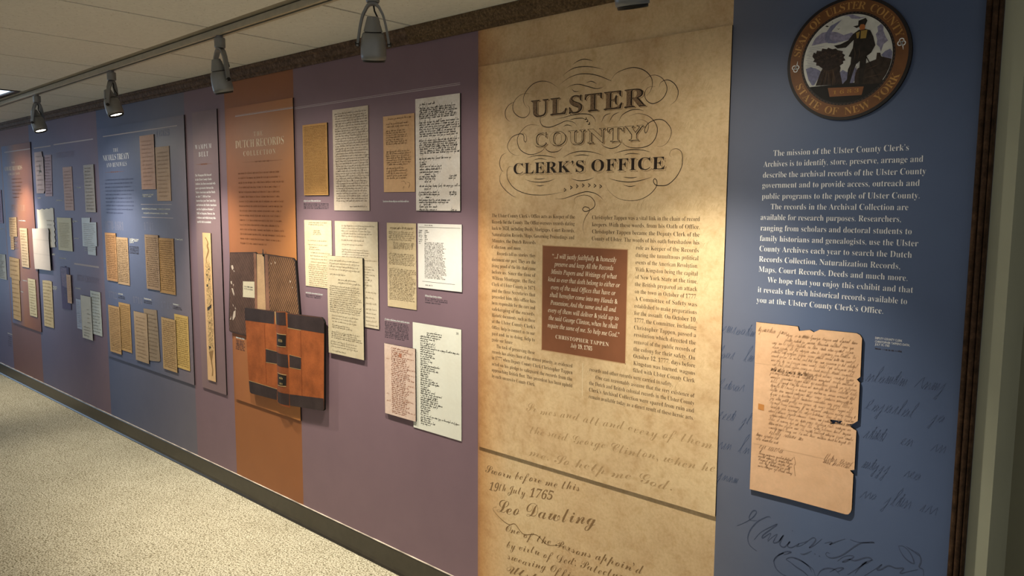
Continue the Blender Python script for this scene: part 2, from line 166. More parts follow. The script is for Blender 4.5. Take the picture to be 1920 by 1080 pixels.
          'w8': {'base': 0.0, 'col': (0.427, 0.315, 0.387), 'poly': [(-6.4942, 1.9053), (-6.353, 1.9034), (-6.3648, 1.7471), (-6.3788, 1.5977), (-6.5369, 1.597)], 'style': 'far', 't': 0.0025},
          'w9': {'base': 0.0,
                 'col': (0.762, 0.728, 0.651),
                 'poly': [(-6.749, 1.4987), (-6.6868, 1.4942), (-6.6229, 1.504), (-6.575, 1.4969), (-6.5188, 1.5061), (-6.4718, 1.5008), (-6.4226, 1.5114), (-6.3738, 1.5085), (-6.371, 1.4226), (-6.3864, 1.4144), (-6.3671, 1.3908), (-6.3808, 1.3786),
                          (-6.3629, 1.347), (-6.3825, 1.3346), (-6.3639, 1.3071), (-6.3835, 1.2945), (-6.3655, 1.263), (-6.3851, 1.2503), (-6.3733, 1.2167), (-6.7541, 1.1955)],
                 'style': 'sparse',
                 't': 0.0037}},
 'FLOURISH': [[(-1.5019, 1.9827), (-1.4835, 1.9908), (-1.4607, 1.9947), (-1.438, 1.9904), (-1.4219, 1.9844)], [(-1.5397, 1.9537), (-1.5163, 1.9657), (-1.4898, 1.9725), (-1.4505, 1.9716), (-1.412, 1.9641), (-1.3829, 1.9547)],
              [(-1.553, 1.9267), (-1.5159, 1.9438), (-1.4762, 1.9509), (-1.4372, 1.9476), (-1.3988, 1.9374), (-1.3611, 1.9213), (-1.3518, 1.9174)],
              [(-1.5289, 1.9112), (-1.5055, 1.9193), (-1.4756, 1.9199), (-1.4429, 1.9105), (-1.4107, 1.9007), (-1.3917, 1.9004), (-1.3805, 1.9033)], [(-1.4476, 1.9212), (-1.4303, 1.9245), (-1.4161, 1.92), (-1.4065, 1.9135)],
              [(-1.5039, 1.9093), (-1.4951, 1.9011), (-1.4851, 1.8981), (-1.4739, 1.8991)],
              [(-1.3561, 1.9178), (-1.337, 1.9371), (-1.3071, 1.9461), (-1.2717, 1.9479), (-1.2367, 1.9357), (-1.2134, 1.914), (-1.2082, 1.8919), (-1.215, 1.8735), (-1.2278, 1.8612)],
              [(-1.2472, 1.9007), (-1.2247, 1.9152), (-1.1994, 1.9182), (-1.174, 1.9051), (-1.1595, 1.88), (-1.1643, 1.8592), (-1.1805, 1.844), (-1.2055, 1.8376), (-1.2257, 1.848), (-1.2336, 1.8656), (-1.2283, 1.8805), (-1.2154, 1.8869), (-1.1984, 1.8852)],
              [(-1.1855, 1.8825), (-1.1792, 1.8961), (-1.1573, 1.9), (-1.1352, 1.8869), (-1.1227, 1.8647), (-1.1284, 1.8418), (-1.1469, 1.8283)],
              [(-1.5597, 1.9179), (-1.5912, 1.9369), (-1.6267, 1.9454), (-1.6626, 1.9405), (-1.6917, 1.9215), (-1.7064, 1.8982), (-1.7024, 1.8786), (-1.6897, 1.8649)],
              [(-1.6659, 1.9076), (-1.7065, 1.912), (-1.7364, 1.9009), (-1.753, 1.8801), (-1.7498, 1.8575), (-1.7268, 1.839), (-1.6983, 1.8341), (-1.6799, 1.8465), (-1.6801, 1.8657), (-1.6913, 1.8749)],
              [(-1.7401, 1.8901), (-1.7707, 1.8815), (-1.7884, 1.8605), (-1.7836, 1.8375), (-1.7649, 1.8238)],
              [(-1.6167, 1.8363), (-1.631, 1.8292), (-1.6308, 1.8129), (-1.6177, 1.7995), (-1.5893, 1.795), (-1.5545, 1.8023), (-1.5238, 1.8103), (-1.4934, 1.8035), (-1.4799, 1.791)],
              [(-1.57, 1.8183), (-1.5342, 1.8221), (-1.4938, 1.827), (-1.4608, 1.8277), (-1.4282, 1.8221), (-1.4119, 1.8081), (-1.4085, 1.7976)], [(-1.5351, 1.7931), (-1.5202, 1.7974), (-1.4986, 1.7917)],
              [(-1.5103, 1.8125), (-1.487, 1.815), (-1.4605, 1.8142), (-1.45, 1.8103)], [(-1.3863, 1.7961), (-1.3742, 1.8155), (-1.3514, 1.8213)], [(-1.3582, 1.7941), (-1.3432, 1.8147), (-1.3209, 1.822)],
              [(-1.3226, 1.7952), (-1.3098, 1.8132), (-1.2803, 1.8247), (-1.2539, 1.8246), (-1.2346, 1.8182)],
              [(-1.2857, 1.8074), (-1.2565, 1.8131), (-1.2216, 1.8041), (-1.1983, 1.7856), (-1.1876, 1.7632), (-1.1941, 1.7371), (-1.2135, 1.7187), (-1.2479, 1.712), (-1.2834, 1.7162), (-1.3046, 1.7272), (-1.3104, 1.741)],
              [(-1.2606, 1.7938), (-1.2385, 1.7932), (-1.221, 1.7832), (-1.2178, 1.7724), (-1.2215, 1.7605), (-1.2271, 1.7545), (-1.2308, 1.7635), (-1.2237, 1.7776), (-1.2097, 1.7863), (-1.1873, 1.791), (-1.1648, 1.7856), (-1.145, 1.7652), (-1.1416, 1.746),
               (-1.1519, 1.7252), (-1.1682, 1.714), (-1.1861, 1.7134)],
              [(-1.3104, 1.741), (-1.3137, 1.7286), (-1.3287, 1.7183), (-1.3502, 1.7153), (-1.3721, 1.7214), (-1.3868, 1.7313)],
              [(-1.6357, 1.8024), (-1.6685, 1.8084), (-1.698, 1.802), (-1.7263, 1.7776), (-1.7322, 1.7556), (-1.7199, 1.7297), (-1.6897, 1.7133), (-1.6601, 1.7104), (-1.6274, 1.7184), (-1.6132, 1.7287), (-1.6112, 1.7373)],
              [(-1.6133, 1.7357), (-1.6024, 1.7216), (-1.5811, 1.7142), (-1.5532, 1.7167), (-1.5362, 1.7293)],
              [(-1.7053, 1.782), (-1.694, 1.7758), (-1.6902, 1.7617), (-1.6953, 1.7525), (-1.7028, 1.7596), (-1.7029, 1.7707), (-1.709, 1.7794), (-1.7279, 1.7805), (-1.7583, 1.771), (-1.7767, 1.7465), (-1.7696, 1.7263), (-1.7464, 1.7123), (-1.7235, 1.7091)],
              [(-1.6895, 1.6988), (-1.66, 1.7049), (-1.6237, 1.7051), (-1.588, 1.7004), (-1.5633, 1.6946)], [(-1.6599, 1.6911), (-1.6308, 1.6955), (-1.602, 1.69)], [(-1.5356, 1.6946), (-1.5052, 1.7066), (-1.4652, 1.7118), (-1.4194, 1.7072), (-1.3759, 1.695)],
              [(-1.4915, 1.6976), (-1.4584, 1.7005), (-1.4289, 1.6961)], [(-1.3375, 1.6995), (-1.3071, 1.7058), (-1.2713, 1.7082), (-1.2361, 1.7051), (-1.2083, 1.698)], [(-1.3008, 1.694), (-1.2769, 1.697), (-1.2445, 1.6936)],
              [(-1.7813, 1.7212), (-1.8048, 1.7107), (-1.8141, 1.6852), (-1.8045, 1.6619), (-1.795, 1.6582)], [(-1.8005, 1.6606), (-1.8123, 1.639), (-1.8082, 1.6158), (-1.7844, 1.5924), (-1.753, 1.5737), (-1.7337, 1.5679)],
              [(-1.7515, 1.6729), (-1.7692, 1.6723), (-1.7793, 1.6554), (-1.7728, 1.6267), (-1.7416, 1.5976), (-1.6884, 1.5801), (-1.6293, 1.5752), (-1.5792, 1.5782), (-1.5373, 1.5844)],
              [(-1.6963, 1.628), (-1.6628, 1.6201), (-1.6262, 1.6178), (-1.5939, 1.6205), (-1.5658, 1.6281)], [(-1.6592, 1.63), (-1.6336, 1.6279), (-1.6084, 1.6301)], [(-1.6479, 1.6076), (-1.6297, 1.6057), (-1.6117, 1.6082)],
              [(-1.5004, 1.6268), (-1.4701, 1.6198), (-1.4372, 1.6213), (-1.4114, 1.6286)], [(-1.3543, 1.6248), (-1.3232, 1.617), (-1.2807, 1.6122), (-1.2395, 1.6164), (-1.2022, 1.6255)], [(-1.3022, 1.6277), (-1.2751, 1.6246), (-1.2515, 1.6266)],
              [(-1.3016, 1.6035), (-1.2774, 1.5991), (-1.2567, 1.6018)],
              [(-1.3664, 1.606), (-1.3534, 1.5853), (-1.3219, 1.5646), (-1.2853, 1.5569), (-1.2438, 1.5593), (-1.2093, 1.574), (-1.1871, 1.5959), (-1.1848, 1.613), (-1.1924, 1.6204), (-1.1967, 1.6132), (-1.1902, 1.6033), (-1.176, 1.5997), (-1.1482, 1.6026),
               (-1.1214, 1.6237), (-1.105, 1.6519), (-1.1026, 1.6754), (-1.1075, 1.6945), (-1.1213, 1.7037), (-1.1375, 1.7016), (-1.1453, 1.689), (-1.1385, 1.6806)],
              [(-1.5649, 1.5628), (-1.5301, 1.5638), (-1.4827, 1.5759), (-1.443, 1.5846), (-1.4104, 1.5806), (-1.3877, 1.5701), (-1.3741, 1.5581)],
              [(-1.4821, 1.5455), (-1.4877, 1.5573), (-1.4792, 1.5679), (-1.4494, 1.5741), (-1.4231, 1.5687), (-1.4066, 1.5519), (-1.4095, 1.5362), (-1.4287, 1.5256), (-1.4451, 1.5228), (-1.4532, 1.5296), (-1.4454, 1.5371), (-1.4289, 1.5335),
               (-1.4274, 1.5229), (-1.4414, 1.5043), (-1.449, 1.4856), (-1.4506, 1.4669), (-1.4437, 1.4484)]],
 'GHOST': [(-0.9809, -0.8776, 1.1872), (-0.9784, -0.8822, 1.1157), (-0.975, -0.8865, 1.0285), (-0.9719, -0.886, 0.941), (-0.9687, -0.8858, 0.8552), (-0.9653, -0.8837, 0.7642), (-0.5819, -0.4117, 1.1117), (-0.5805, -0.4132, 1.0394), (-0.5792, -0.4113, 0.967),
           (-0.5791, -0.4102, 0.8905), (-0.579, -0.4113, 0.8131)],
 'HEADS': {'court': [('THE', -7.3104, -7.2178, 1.8702, 0.0138), ('COURT RECORDS', -7.4934, -7.0416, 1.8138, 0.0344), ('COLLECTION', -7.4057, -7.1104, 1.7759, 0.0184)],
           'dutch': [('THE', -3.4489, -3.3665, 1.872, 0.0216), ('DUTCH RECORDS', -3.6299, -3.1826, 1.8215, 0.0372), ('COLLECTION', -3.5531, -3.2568, 1.7801, 0.024)],
           'nicolls': [('THE', -5.1831, -5.1053, 1.8722, 0.0217), ('NICOLLS TREATY', -5.3569, -4.9364, 1.8209, 0.0364), ('AND RENEWALS', -5.3041, -4.9837, 1.7782, 0.0266)],
           'wampum': [('WAMPUM', -4.0639, -3.8819, 1.836, 0.0244), ('BELT', -4.0248, -3.9197, 1.7953, 0.0254)]},
 'MISSION': [('The mission of the Ulster County Clerk’s', -0.8391, -0.5133, 1.6722), ('Archives is to identify, store, preserve, arrange and', -0.8648, -0.4813, 1.6446), ('describe the archival records of the Ulster County', -0.865, -0.4735, 1.6163),
             ('government and to provide access, outreach and', -0.8658, -0.4855, 1.5894), ('public programs to the people of Ulster County.', -0.8655, -0.4839, 1.5604), ('The records in the Archival Collection are', -0.8401, -0.5067, 1.533),
             ('available for research purposes. Researchers,', -0.8665, -0.521, 1.505), ('ranging from scholars and doctoral students to', -0.8658, -0.4962, 1.4765), ('family historians and genealogists, use the Ulster', -0.8665, -0.4806, 1.4487),
             ('County Archives each year to search the Dutch', -0.8664, -0.4927, 1.4212), ('Records Collection, Naturalization Records,', -0.8667, -0.5167, 1.3933), ('Maps, Court Records, Deeds and much more.', -0.8665, -0.499, 1.366),
             ('We hope that you enjoy this exhibit and that', -0.8409, -0.4854, 1.3388), ('it reveals the rich historical records available to', -0.8666, -0.497, 1.3106), ('you at the Ulster County Clerk’s Office.', -0.8689, -0.5486, 1.2826)],
 'OATHCAP': [('DEPUTY COUNTY CLERK', -0.5631, -0.5023, 1.2191), ('CHRISTOPHER TAPPEN’S OATH,', -0.5632, -0.4855, 1.2106), ('JULY 19, 1765', -0.5629, -0.5301, 1.2037)],
 'OATHCAP2': (-0.5623, -0.5029, 1.1938),
 'ORN': [('dutch', -3.5638, -3.1968, 1.7492), ('nicolls', -5.3352, -5.0245, 1.7458), ('wampum', -4.0647, -3.8789, 1.7552)],
 'PANELS': {'clerk': {'x0': -1.9173, 'x1': -0.9647, 'z0': 0.654, 'z1': 2.0241},
            'court': {'x0': -7.5597, 'x1': -6.8084, 'z0': 0.52, 'z1': 2.0198},
            'dutch': {'x0': -3.7161, 'x1': -3.0992, 'z0': 0.5178, 'z1': 2.0249},
            'nicolls': {'x0': -5.4393, 'x1': -4.1838, 'z0': 0.5149, 'z1': 2.0306},
            'wampum': {'x0': -4.0879, 'x1': -3.8127, 'z0': 0.5204, 'z1': 2.033}},
 'PARAS': [('dutch', -3.6116, -3.1906, 1.6917, 1.3426, 16), ('nicolls', -5.3439, -4.8777, 1.6924, 1.48, 10), ('court', -7.3294, -7.0632, 1.7385, 1.5893, 6)],
 'QBOX': [(-1.6185, 1.4089), (-1.2805, 1.4113), (-1.2774, 1.0552), (-1.618, 1.0525)],
 'QSIGN': [('CHRISTOPHER TAPPEN', -1.557, -1.3435, 1.1017), ('July 19, 1765', -1.4935, -1.4071, 1.08)],
 'QUOTE': [('“...I will justly faithfully & honestly', -1.5745, -1.3211, 1.3682), ('preserve and keep All the Records', -1.5666, -1.3319, 1.3424), ('Minits Papers and Writings of what', -1.5798, -1.3182, 1.3166),
           ('kind so ever that doth belong to either or', -1.5916, -1.3061, 1.2907), ('every of the said Offices that have or', -1.5791, -1.322, 1.2649), ('shall hereafter come into my Hands &', -1.584, -1.3139, 1.2391),
           ('Possession; And the same and all and', -1.5806, -1.3188, 1.2133), ('every of them will deliver & yield up to', -1.5902, -1.3089, 1.1874), ('the said George Clinton, when he shall', -1.5869, -1.312, 1.1616),
           ('require the same of me. So help me God.”', -1.5918, -1.3045, 1.1358)],
 'RULES': [('dutch', -3.6231, -3.0983, 1.9791, 0.004), ('dutch', -3.6228, -3.0981, 1.9842, 0.0012), ('wall', -3.0969, -2.0149, 1.9749, 0.0022), ('wall', -3.0966, -2.0149, 1.9806, 0.0016), ('nicolls', -5.3409, -4.269, 1.9772, 0.006),
           ('court', -7.4799, -6.8125, 1.9678, 0.008), ('wall', -6.7429, -6.3648, 1.9685, 0.008), ('wall', -6.2978, -5.5288, 1.9728, 0.008), ('wall', -6.0094, -5.542, 1.112, 0.012), ('nicolls', -4.7988, -4.3772, 1.5398, 0.003),
           ('nicolls', -4.7934, -4.3639, 1.4619, 0.003)],
 'SCRIPT_PANEL': [('Sr mes and all and every of them', -1.6835, 0.832, -0.9816, 0.8535, 0.05), ('the said George Clinton, when he', -1.6664, 0.7562, -0.9707, 0.7827, 0.05), ('me. So help me God.', -1.6696, 0.6729, -1.106, 0.6949, 0.055)],
 'SCRIPT_WALL': [('Sworn before me this', -1.8858, 0.5577, -1.4529, 0.5996, 0.05), ('19', -1.8693, 0.4995, -1.8245, 0.5044, 0.05), ('th July', -1.8174, 0.5062, -1.6898, 0.5227, 0.05), ('1765', -1.6733, 0.5232, -1.5715, 0.5364, 0.052),
                 ('Leo Dawling', -1.8268, 0.4242, -1.3859, 0.4999, 0.085), ('One of the Persons appoin’d', -1.7823, 0.363, -1.2005, 0.3987, 0.05), ('by virtu of Ded: Pateclure', -1.7776, 0.3071, -1.2585, 0.3553, 0.05),
                 ('swearing Officers &c in', -1.7729, 0.2614, -1.2978, 0.3056, 0.05), ('Ulster', -1.7769, 0.2092, -1.5767, 0.2318, 0.05)],
 'SEAL': {'banner': [(-0.7038, 1.8328), (-0.6187, 1.828), (-0.6226, 1.8083), (-0.6983, 1.8108)],
          'banner_text': [(-0.6912, 1.8168), (-0.6299, 1.8147)],
          'birds': [[(-0.7178, 1.9832), (-0.7134, 1.984), (-0.7078, 1.9817), (-0.7125, 1.9802)], [(-0.6903, 1.9755), (-0.6854, 1.9718), (-0.6807, 1.973), (-0.6849, 1.9703)], [(-0.702, 1.9906), (-0.6983, 1.9912), (-0.6997, 1.9892)]],
          'bush': [(-0.5835, 1.8973), (-0.5755, 1.905), (-0.564, 1.9095), (-0.5586, 1.9011), (-0.5582, 1.883), (-0.5782, 1.8924)],
          'cane': [(-0.6185, 1.8981), (-0.6161, 1.8985), (-0.585, 1.8438), (-0.5874, 1.8427)],
          'cloud': [(-0.6761, 2.0036), (-0.6638, 2.0074), (-0.6478, 2.0055), (-0.6528, 2.001), (-0.6348, 1.9921), (-0.6209, 1.9913), (-0.6381, 1.9883), (-0.6559, 1.9918), (-0.6616, 1.9988)],
          'collar': [(-0.6318, 1.9597), (-0.6172, 1.9604), (-0.6197, 1.9409), (-0.6322, 1.9416)],
          'collar2': [(-0.6428, 1.9563), (-0.6345, 1.9587), (-0.6365, 1.9433), (-0.6407, 1.9431)],
          'face': [(-0.6364, 1.9689), (-0.6332, 1.9748), (-0.6263, 1.9745), (-0.6226, 1.9704), (-0.6235, 1.962), (-0.6333, 1.9613)],
          'ground_z': 1.8393,
          'hat': [(-0.6504, 1.9731), (-0.6391, 1.9736), (-0.6386, 1.9845), (-0.6303, 1.9861), (-0.6225, 1.9887), (-0.6183, 1.9814), (-0.6226, 1.9714), (-0.6259, 1.9666), (-0.6337, 1.9706), (-0.6423, 1.9676)],
          'hills': [(-0.7436, 1.9516), (-0.7383, 1.9593), (-0.7238, 1.9683), (-0.7053, 1.9693), (-0.6868, 1.9641), (-0.6719, 1.9554), (-0.6542, 1.959), (-0.647, 1.9547), (-0.6605, 1.9423), (-0.6928, 1.9384), (-0.7151, 1.9432), (-0.7488, 1.9404)],
          'house': [(-0.6411, 1.8541), (-0.6357, 1.8715), (-0.6221, 1.8807), (-0.5942, 1.8887), (-0.593, 1.9038), (-0.5855, 1.9028), (-0.5833, 1.8944), (-0.557, 1.8852), (-0.5573, 1.8661), (-0.5658, 1.8495), (-0.5817, 1.8318), (-0.6161, 1.8328),
                    (-0.6409, 1.836)],
          'lhill': [(-0.7607, 1.8851), (-0.7482, 1.8881), (-0.7347, 1.8828), (-0.7231, 1.876), (-0.7279, 1.8598), (-0.7373, 1.8428), (-0.7434, 1.8427), (-0.7533, 1.8587)],
          'man': [(-0.6368, 1.9629), (-0.6229, 1.9633), (-0.6106, 1.958), (-0.6029, 1.9421), (-0.5974, 1.922), (-0.6061, 1.9054), (-0.6161, 1.8985), (-0.6168, 1.873), (-0.6205, 1.8626), (-0.6218, 1.8341), (-0.6317, 1.8351), (-0.6317, 1.8639),
                  (-0.6309, 1.8889), (-0.639, 1.8827), (-0.6452, 1.8654), (-0.6524, 1.8379), (-0.6689, 1.8382), (-0.6587, 1.8488), (-0.6577, 1.8722), (-0.6522, 1.8843), (-0.6513, 1.9004), (-0.6578, 1.903), (-0.6488, 1.9217), (-0.6476, 1.9405),
                  (-0.665, 1.9249), (-0.6849, 1.9253), (-0.694, 1.9331), (-0.6781, 1.9346), (-0.6605, 1.9412), (-0.6505, 1.9542), (-0.6402, 1.9609)],
          'mhill': [(-0.6776, 1.8672), (-0.6696, 1.8725), (-0.6603, 1.8664), (-0.6496, 1.8677), (-0.6412, 1.8758), (-0.6298, 1.8601), (-0.6446, 1.8382), (-0.6716, 1.8399)],
          'scythe': [(-0.6774, 1.993), (-0.6912, 1.9799), (-0.7033, 1.9654), (-0.7052, 1.9529), (-0.6986, 1.9454), (-0.6876, 1.9439), (-0.6856, 1.9392), (-0.7076, 1.9408), (-0.7177, 1.9502), (-0.7162, 1.9647), (-0.7041, 1.9819)],
          'sheaf': [(-0.7456, 1.9139), (-0.7423, 1.9228), (-0.7365, 1.9202), (-0.7349, 1.9263), (-0.7235, 1.9241), (-0.7219, 1.9302), (-0.7106, 1.9272), (-0.7071, 1.9304), (-0.6977, 1.9255), (-0.6885, 1.9258), (-0.6847, 1.9217), (-0.6718, 1.9174),
                    (-0.6726, 1.9121), (-0.6659, 1.9076), (-0.6693, 1.9026), (-0.6646, 1.8948), (-0.6706, 1.8937), (-0.6693, 1.8881), (-0.6774, 1.8836), (-0.6753, 1.8779), (-0.6766, 1.8689), (-0.6689, 1.8382), (-0.7342, 1.841), (-0.723, 1.8741),
                    (-0.7188, 1.881), (-0.7294, 1.8897), (-0.735, 1.8903), (-0.7346, 1.8977), (-0.7431, 1.9006), (-0.7396, 1.9057)],
          'smoke': [(-0.5842, 1.9044), (-0.5878, 1.9154), (-0.5951, 1.9234), (-0.5939, 1.9338), (-0.598, 1.9467), (-0.5932, 1.953), (-0.5955, 1.9639), (-0.5873, 1.9696), (-0.5803, 1.964), (-0.5814, 1.953), (-0.5756, 1.9382), (-0.57, 1.9288), (-0.5797, 1.9213),
                    (-0.5825, 1.9112)]},
 'SIGNATURE': [[(-0.9002, 0.6447), (-0.8799, 0.6589), (-0.8581, 0.6782), (-0.8459, 0.6964), (-0.848, 0.7031), (-0.8571, 0.6988), (-0.8656, 0.6797), (-0.8597, 0.6722), (-0.8432, 0.6759)],
               [(-0.8039, 0.6938), (-0.8094, 0.6976), (-0.8218, 0.6904), (-0.843, 0.6715), (-0.8605, 0.6442), (-0.867, 0.6199), (-0.8605, 0.5996), (-0.8396, 0.5895)],
               [(-0.8483, 0.6201), (-0.8309, 0.6457), (-0.8063, 0.6676), (-0.7855, 0.6828), (-0.8026, 0.6633), (-0.8234, 0.6406), (-0.8248, 0.631), (-0.8091, 0.6468), (-0.802, 0.6507), (-0.8102, 0.63)],
               [(-0.81, 0.6264), (-0.7946, 0.6457), (-0.7843, 0.6542), (-0.7908, 0.6396), (-0.7938, 0.6277), (-0.7799, 0.6357), (-0.7667, 0.6578), (-0.7761, 0.6296), (-0.7635, 0.6245), (-0.7487, 0.6453), (-0.755, 0.6308), (-0.7445, 0.6294), (-0.7245, 0.6457),
                (-0.7309, 0.6365), (-0.7176, 0.6443), (-0.7014, 0.6599)],
               [(-0.7797, 0.6321), (-0.7684, 0.6555)], [(-0.7445, 0.677), (-0.7424, 0.6765)], [(-0.7279, 0.6446), (-0.7047, 0.6589), (-0.6886, 0.6744), (-0.6817, 0.6695), (-0.6909, 0.6526), (-0.6972, 0.6436), (-0.6843, 0.6547), (-0.6656, 0.678)],
               [(-0.6585, 0.668), (-0.6459, 0.6754), (-0.6394, 0.6756), (-0.6455, 0.6685), (-0.6269, 0.683), (-0.6084, 0.6955)], [(-0.7783, 0.5999), (-0.7577, 0.6137), (-0.7439, 0.6163), (-0.7643, 0.6026)],
               [(-0.7199, 0.6204), (-0.7098, 0.6219), (-0.6902, 0.637)], [(-0.6833, 0.6322), (-0.6799, 0.6308)], [(-0.6715, 0.63), (-0.6682, 0.6293)],
               [(-0.5959, 0.6976), (-0.5772, 0.6966), (-0.559, 0.7006), (-0.5456, 0.7064), (-0.5396, 0.7066), (-0.565, 0.6987), (-0.5798, 0.6874), (-0.6005, 0.6638), (-0.6187, 0.646), (-0.6374, 0.6348), (-0.6487, 0.6346), (-0.6539, 0.6399), (-0.6509, 0.646),
                (-0.6444, 0.6447)],
               [(-0.6243, 0.6304), (-0.6092, 0.6474), (-0.5938, 0.6558), (-0.5844, 0.6554), (-0.5963, 0.643), (-0.6054, 0.6349), (-0.6116, 0.6328), (-0.5964, 0.6447), (-0.5839, 0.6454), (-0.5748, 0.65), (-0.554, 0.6636), (-0.5418, 0.6625), (-0.5532, 0.6487),
                (-0.5651, 0.6414), (-0.5564, 0.651), (-0.5387, 0.6618)],
               [(-0.7915, 0.5737), (-0.7851, 0.5904), (-0.7645, 0.6079), (-0.7782, 0.5963), (-0.7899, 0.5779), (-0.7837, 0.5581), (-0.769, 0.5484), (-0.7547, 0.5456)],
               [(-0.7461, 0.5886), (-0.7568, 0.5924), (-0.7432, 0.6022), (-0.7226, 0.6035), (-0.7018, 0.5961), (-0.6845, 0.5877), (-0.677, 0.5691)], [(-0.7461, 0.5886), (-0.7284, 0.5801), (-0.7075, 0.5729), (-0.6935, 0.5634)],
               [(-0.7363, 0.6026), (-0.7121, 0.5998), (-0.6948, 0.5914), (-0.6875, 0.5796)], [(-0.6737, 0.5702), (-0.6647, 0.5909), (-0.6489, 0.6032), (-0.6295, 0.6062), (-0.6162, 0.5969)],
               [(-0.6419, 0.5951), (-0.6234, 0.6117), (-0.6077, 0.617), (-0.6229, 0.6015)], [(-0.5975, 0.6032), (-0.5737, 0.6283), (-0.5534, 0.652), (-0.5707, 0.6294), (-0.5791, 0.6129)],
               [(-0.5575, 0.6135), (-0.5345, 0.6381), (-0.5175, 0.6571), (-0.5286, 0.6401), (-0.5197, 0.6431), (-0.5028, 0.6587), (-0.4852, 0.658), (-0.4682, 0.6637), (-0.476, 0.648), (-0.451, 0.6629), (-0.4373, 0.6708)],
               [(-0.4826, 0.7161), (-0.4712, 0.7181), (-0.4563, 0.7066), (-0.4467, 0.687), (-0.4507, 0.6825), (-0.4668, 0.6902), (-0.4791, 0.7058), (-0.4826, 0.7161)],
               [(-0.4454, 0.7133), (-0.4367, 0.7096), (-0.4317, 0.6952), (-0.435, 0.678), (-0.4264, 0.6745), (-0.4241, 0.6588)], [(-0.4656, 0.7198), (-0.4481, 0.7124), (-0.4336, 0.7042)]],
 'WAMPUM_TXT': [('The Wampum Belt housed', -4.0758, -3.8926, 1.692), ('in the Ulster County Clerk’s', -4.0762, -3.8898, 1.6692), ('Archives, has been associated with', -4.0765, -3.8536, 1.6464), ('peace agreements between the', -4.0767, -3.8749, 1.6236),
                ('Native Americans and the Dutch', -4.077, -3.8586, 1.6008), ('on July 7, 1664 at New', -4.0774, -3.9089, 1.578), ('Amsterdam (now New York City)', -4.076, -3.856, 1.5553), ('and between the Native Americans', -4.0746, -3.8486, 1.5325),
                ('and the English on October 7,', -4.0749, -3.8745, 1.5097), ('1665 at Kingston. However, the', -4.0735, -3.8701, 1.4869), ('evidence and which treaty this', -4.0737, -3.8626, 1.4641),
                ('specific belt is associated.', -4.0722, -3.9147, 1.4413)],
 'YEARS': [('1670-1681', -5.3846, -5.0773, 1.3741, 0.0531), ('1741', -4.7709, -4.631, 1.3844, 0.0471), ('1712', -5.3802, -5.241, 0.9177, 0.0453), ('1714', -4.986, -4.8448, 0.9199, 0.0396), ('1745', -4.5785, -4.4351, 0.9244, 0.039),
           ('1665', -4.5495, -4.3676, 1.9301, 0.0334)]}

CEIL = 2.21
def track_y(x): return -.4298-.0232*(x+4.5)      # the rail is not quite parallel to the wall

# ------------------------------------------------------------------ materials
MATS = {}
def nodes_of(name):
    m = bpy.data.materials.new(name); m.use_nodes = True
    nt = m.node_tree; b = nt.nodes['Principled BSDF']
    b.inputs['Specular IOR Level'].default_value = .25
    return m, nt, b
def noise(nt, scale, detail=4, rough=.55, vec=None):
    n = nt.nodes.new('ShaderNodeTexNoise'); n.inputs['Scale'].default_value = scale
    n.inputs['Detail'].default_value = detail; n.inputs['Roughness'].default_value = rough
    if vec is not None: nt.links.new(vec, n.inputs['Vector'])
    return n
def objco(nt): return nt.nodes.new('ShaderNodeTexCoord').outputs['Object']
def ramp(nt, fac, stops, interp='LINEAR'):
    r = nt.nodes.new('ShaderNodeValToRGB'); r.color_ramp.interpolation = interp
    e = r.color_ramp.elements
    while len(e) > 1: e.remove(e[-1])
    e[0].position = stops[0][0]; e[0].color = (*stops[0][1], 1)
    for p, c in stops[1:]:
        k = e.new(p); k.color = (*c, 1)
    nt.links.new(fac, r.inputs[0]); return r.outputs[0]
def mixc(nt, mode, fac, a, b):
    n = nt.nodes.new('ShaderNodeMix'); n.data_type = 'RGBA'; n.blend_type = mode
    for s, v in ((n.inputs[0], fac), (n.inputs[6], a), (n.inputs[7], b)):
        if hasattr(v, 'links') or isinstance(v, bpy.types.NodeSocket): nt.links.new(v, s)
        elif isinstance(v, (int, float)): s.default_value = v
        else: s.default_value = (*v, 1)
    return n.outputs[2]
def bump(nt, b, h, strength, dist):
    n = nt.nodes.new('ShaderNodeBump'); n.inputs['Strength'].default_value = strength
    n.inputs['Distance'].default_value = dist
    nt.links.new(h, n.inputs['Height']); nt.links.new(n.outputs[0], b.inputs['Normal'])
def flat(name, col, rough=.6, metal=0.0, vary=.08, scale=30, spec=.25):
    if name in MATS: return MATS[name]
    m, nt, b = nodes_of(name)
    n = noise(nt, scale, 3, .5, objco(nt))
    lo = tuple(c*(1-vary) for c in col); hi = tuple(min(1, c*(1+vary)) for c in col)
    nt.links.new(ramp(nt, n.outputs[0], [(.3, lo), (.7, hi)]), b.inputs['Base Color'])
    b.inputs['Roughness'].default_value = rough; b.inputs['Metallic'].default_value = metal
    b.inputs['Specular IOR Level'].default_value = spec
    MATS[name] = m; return m
def emit(name, col, s):
    m, nt, b = nodes_of(name)
    b.inputs['Base Color'].default_value = (*col, 1)
    b.inputs['Emission Color'].default_value = (*col, 1); b.inputs['Emission Strength'].default_value = s
    MATS[name] = m; return m
def paper(name, col, amount=.14, stain=(.55, .38, .2)):
    m, nt, b = nodes_of(name)
    co = objco(nt)
    n1 = noise(nt, 9, 6, .65, co); n2 = noise(nt, 70, 4, .6, co)
    base = ramp(nt, n2.outputs[0], [(.25, tuple(c*(1-amount*.6) for c in col)), (.75, tuple(min(.95, c*(1+amount*.4)) for c in col))])
    st = ramp(nt, n1.outputs[0], [(.45, (1, 1, 1)), (.75, tuple(1-amount*2*(1-s) for s in stain))])
    nt.links.new(mixc(nt, 'MULTIPLY', 1.0, base, st), b.inputs['Base Color'])
    b.inputs['Roughness'].default_value = .62
    MATS[name] = m; return m
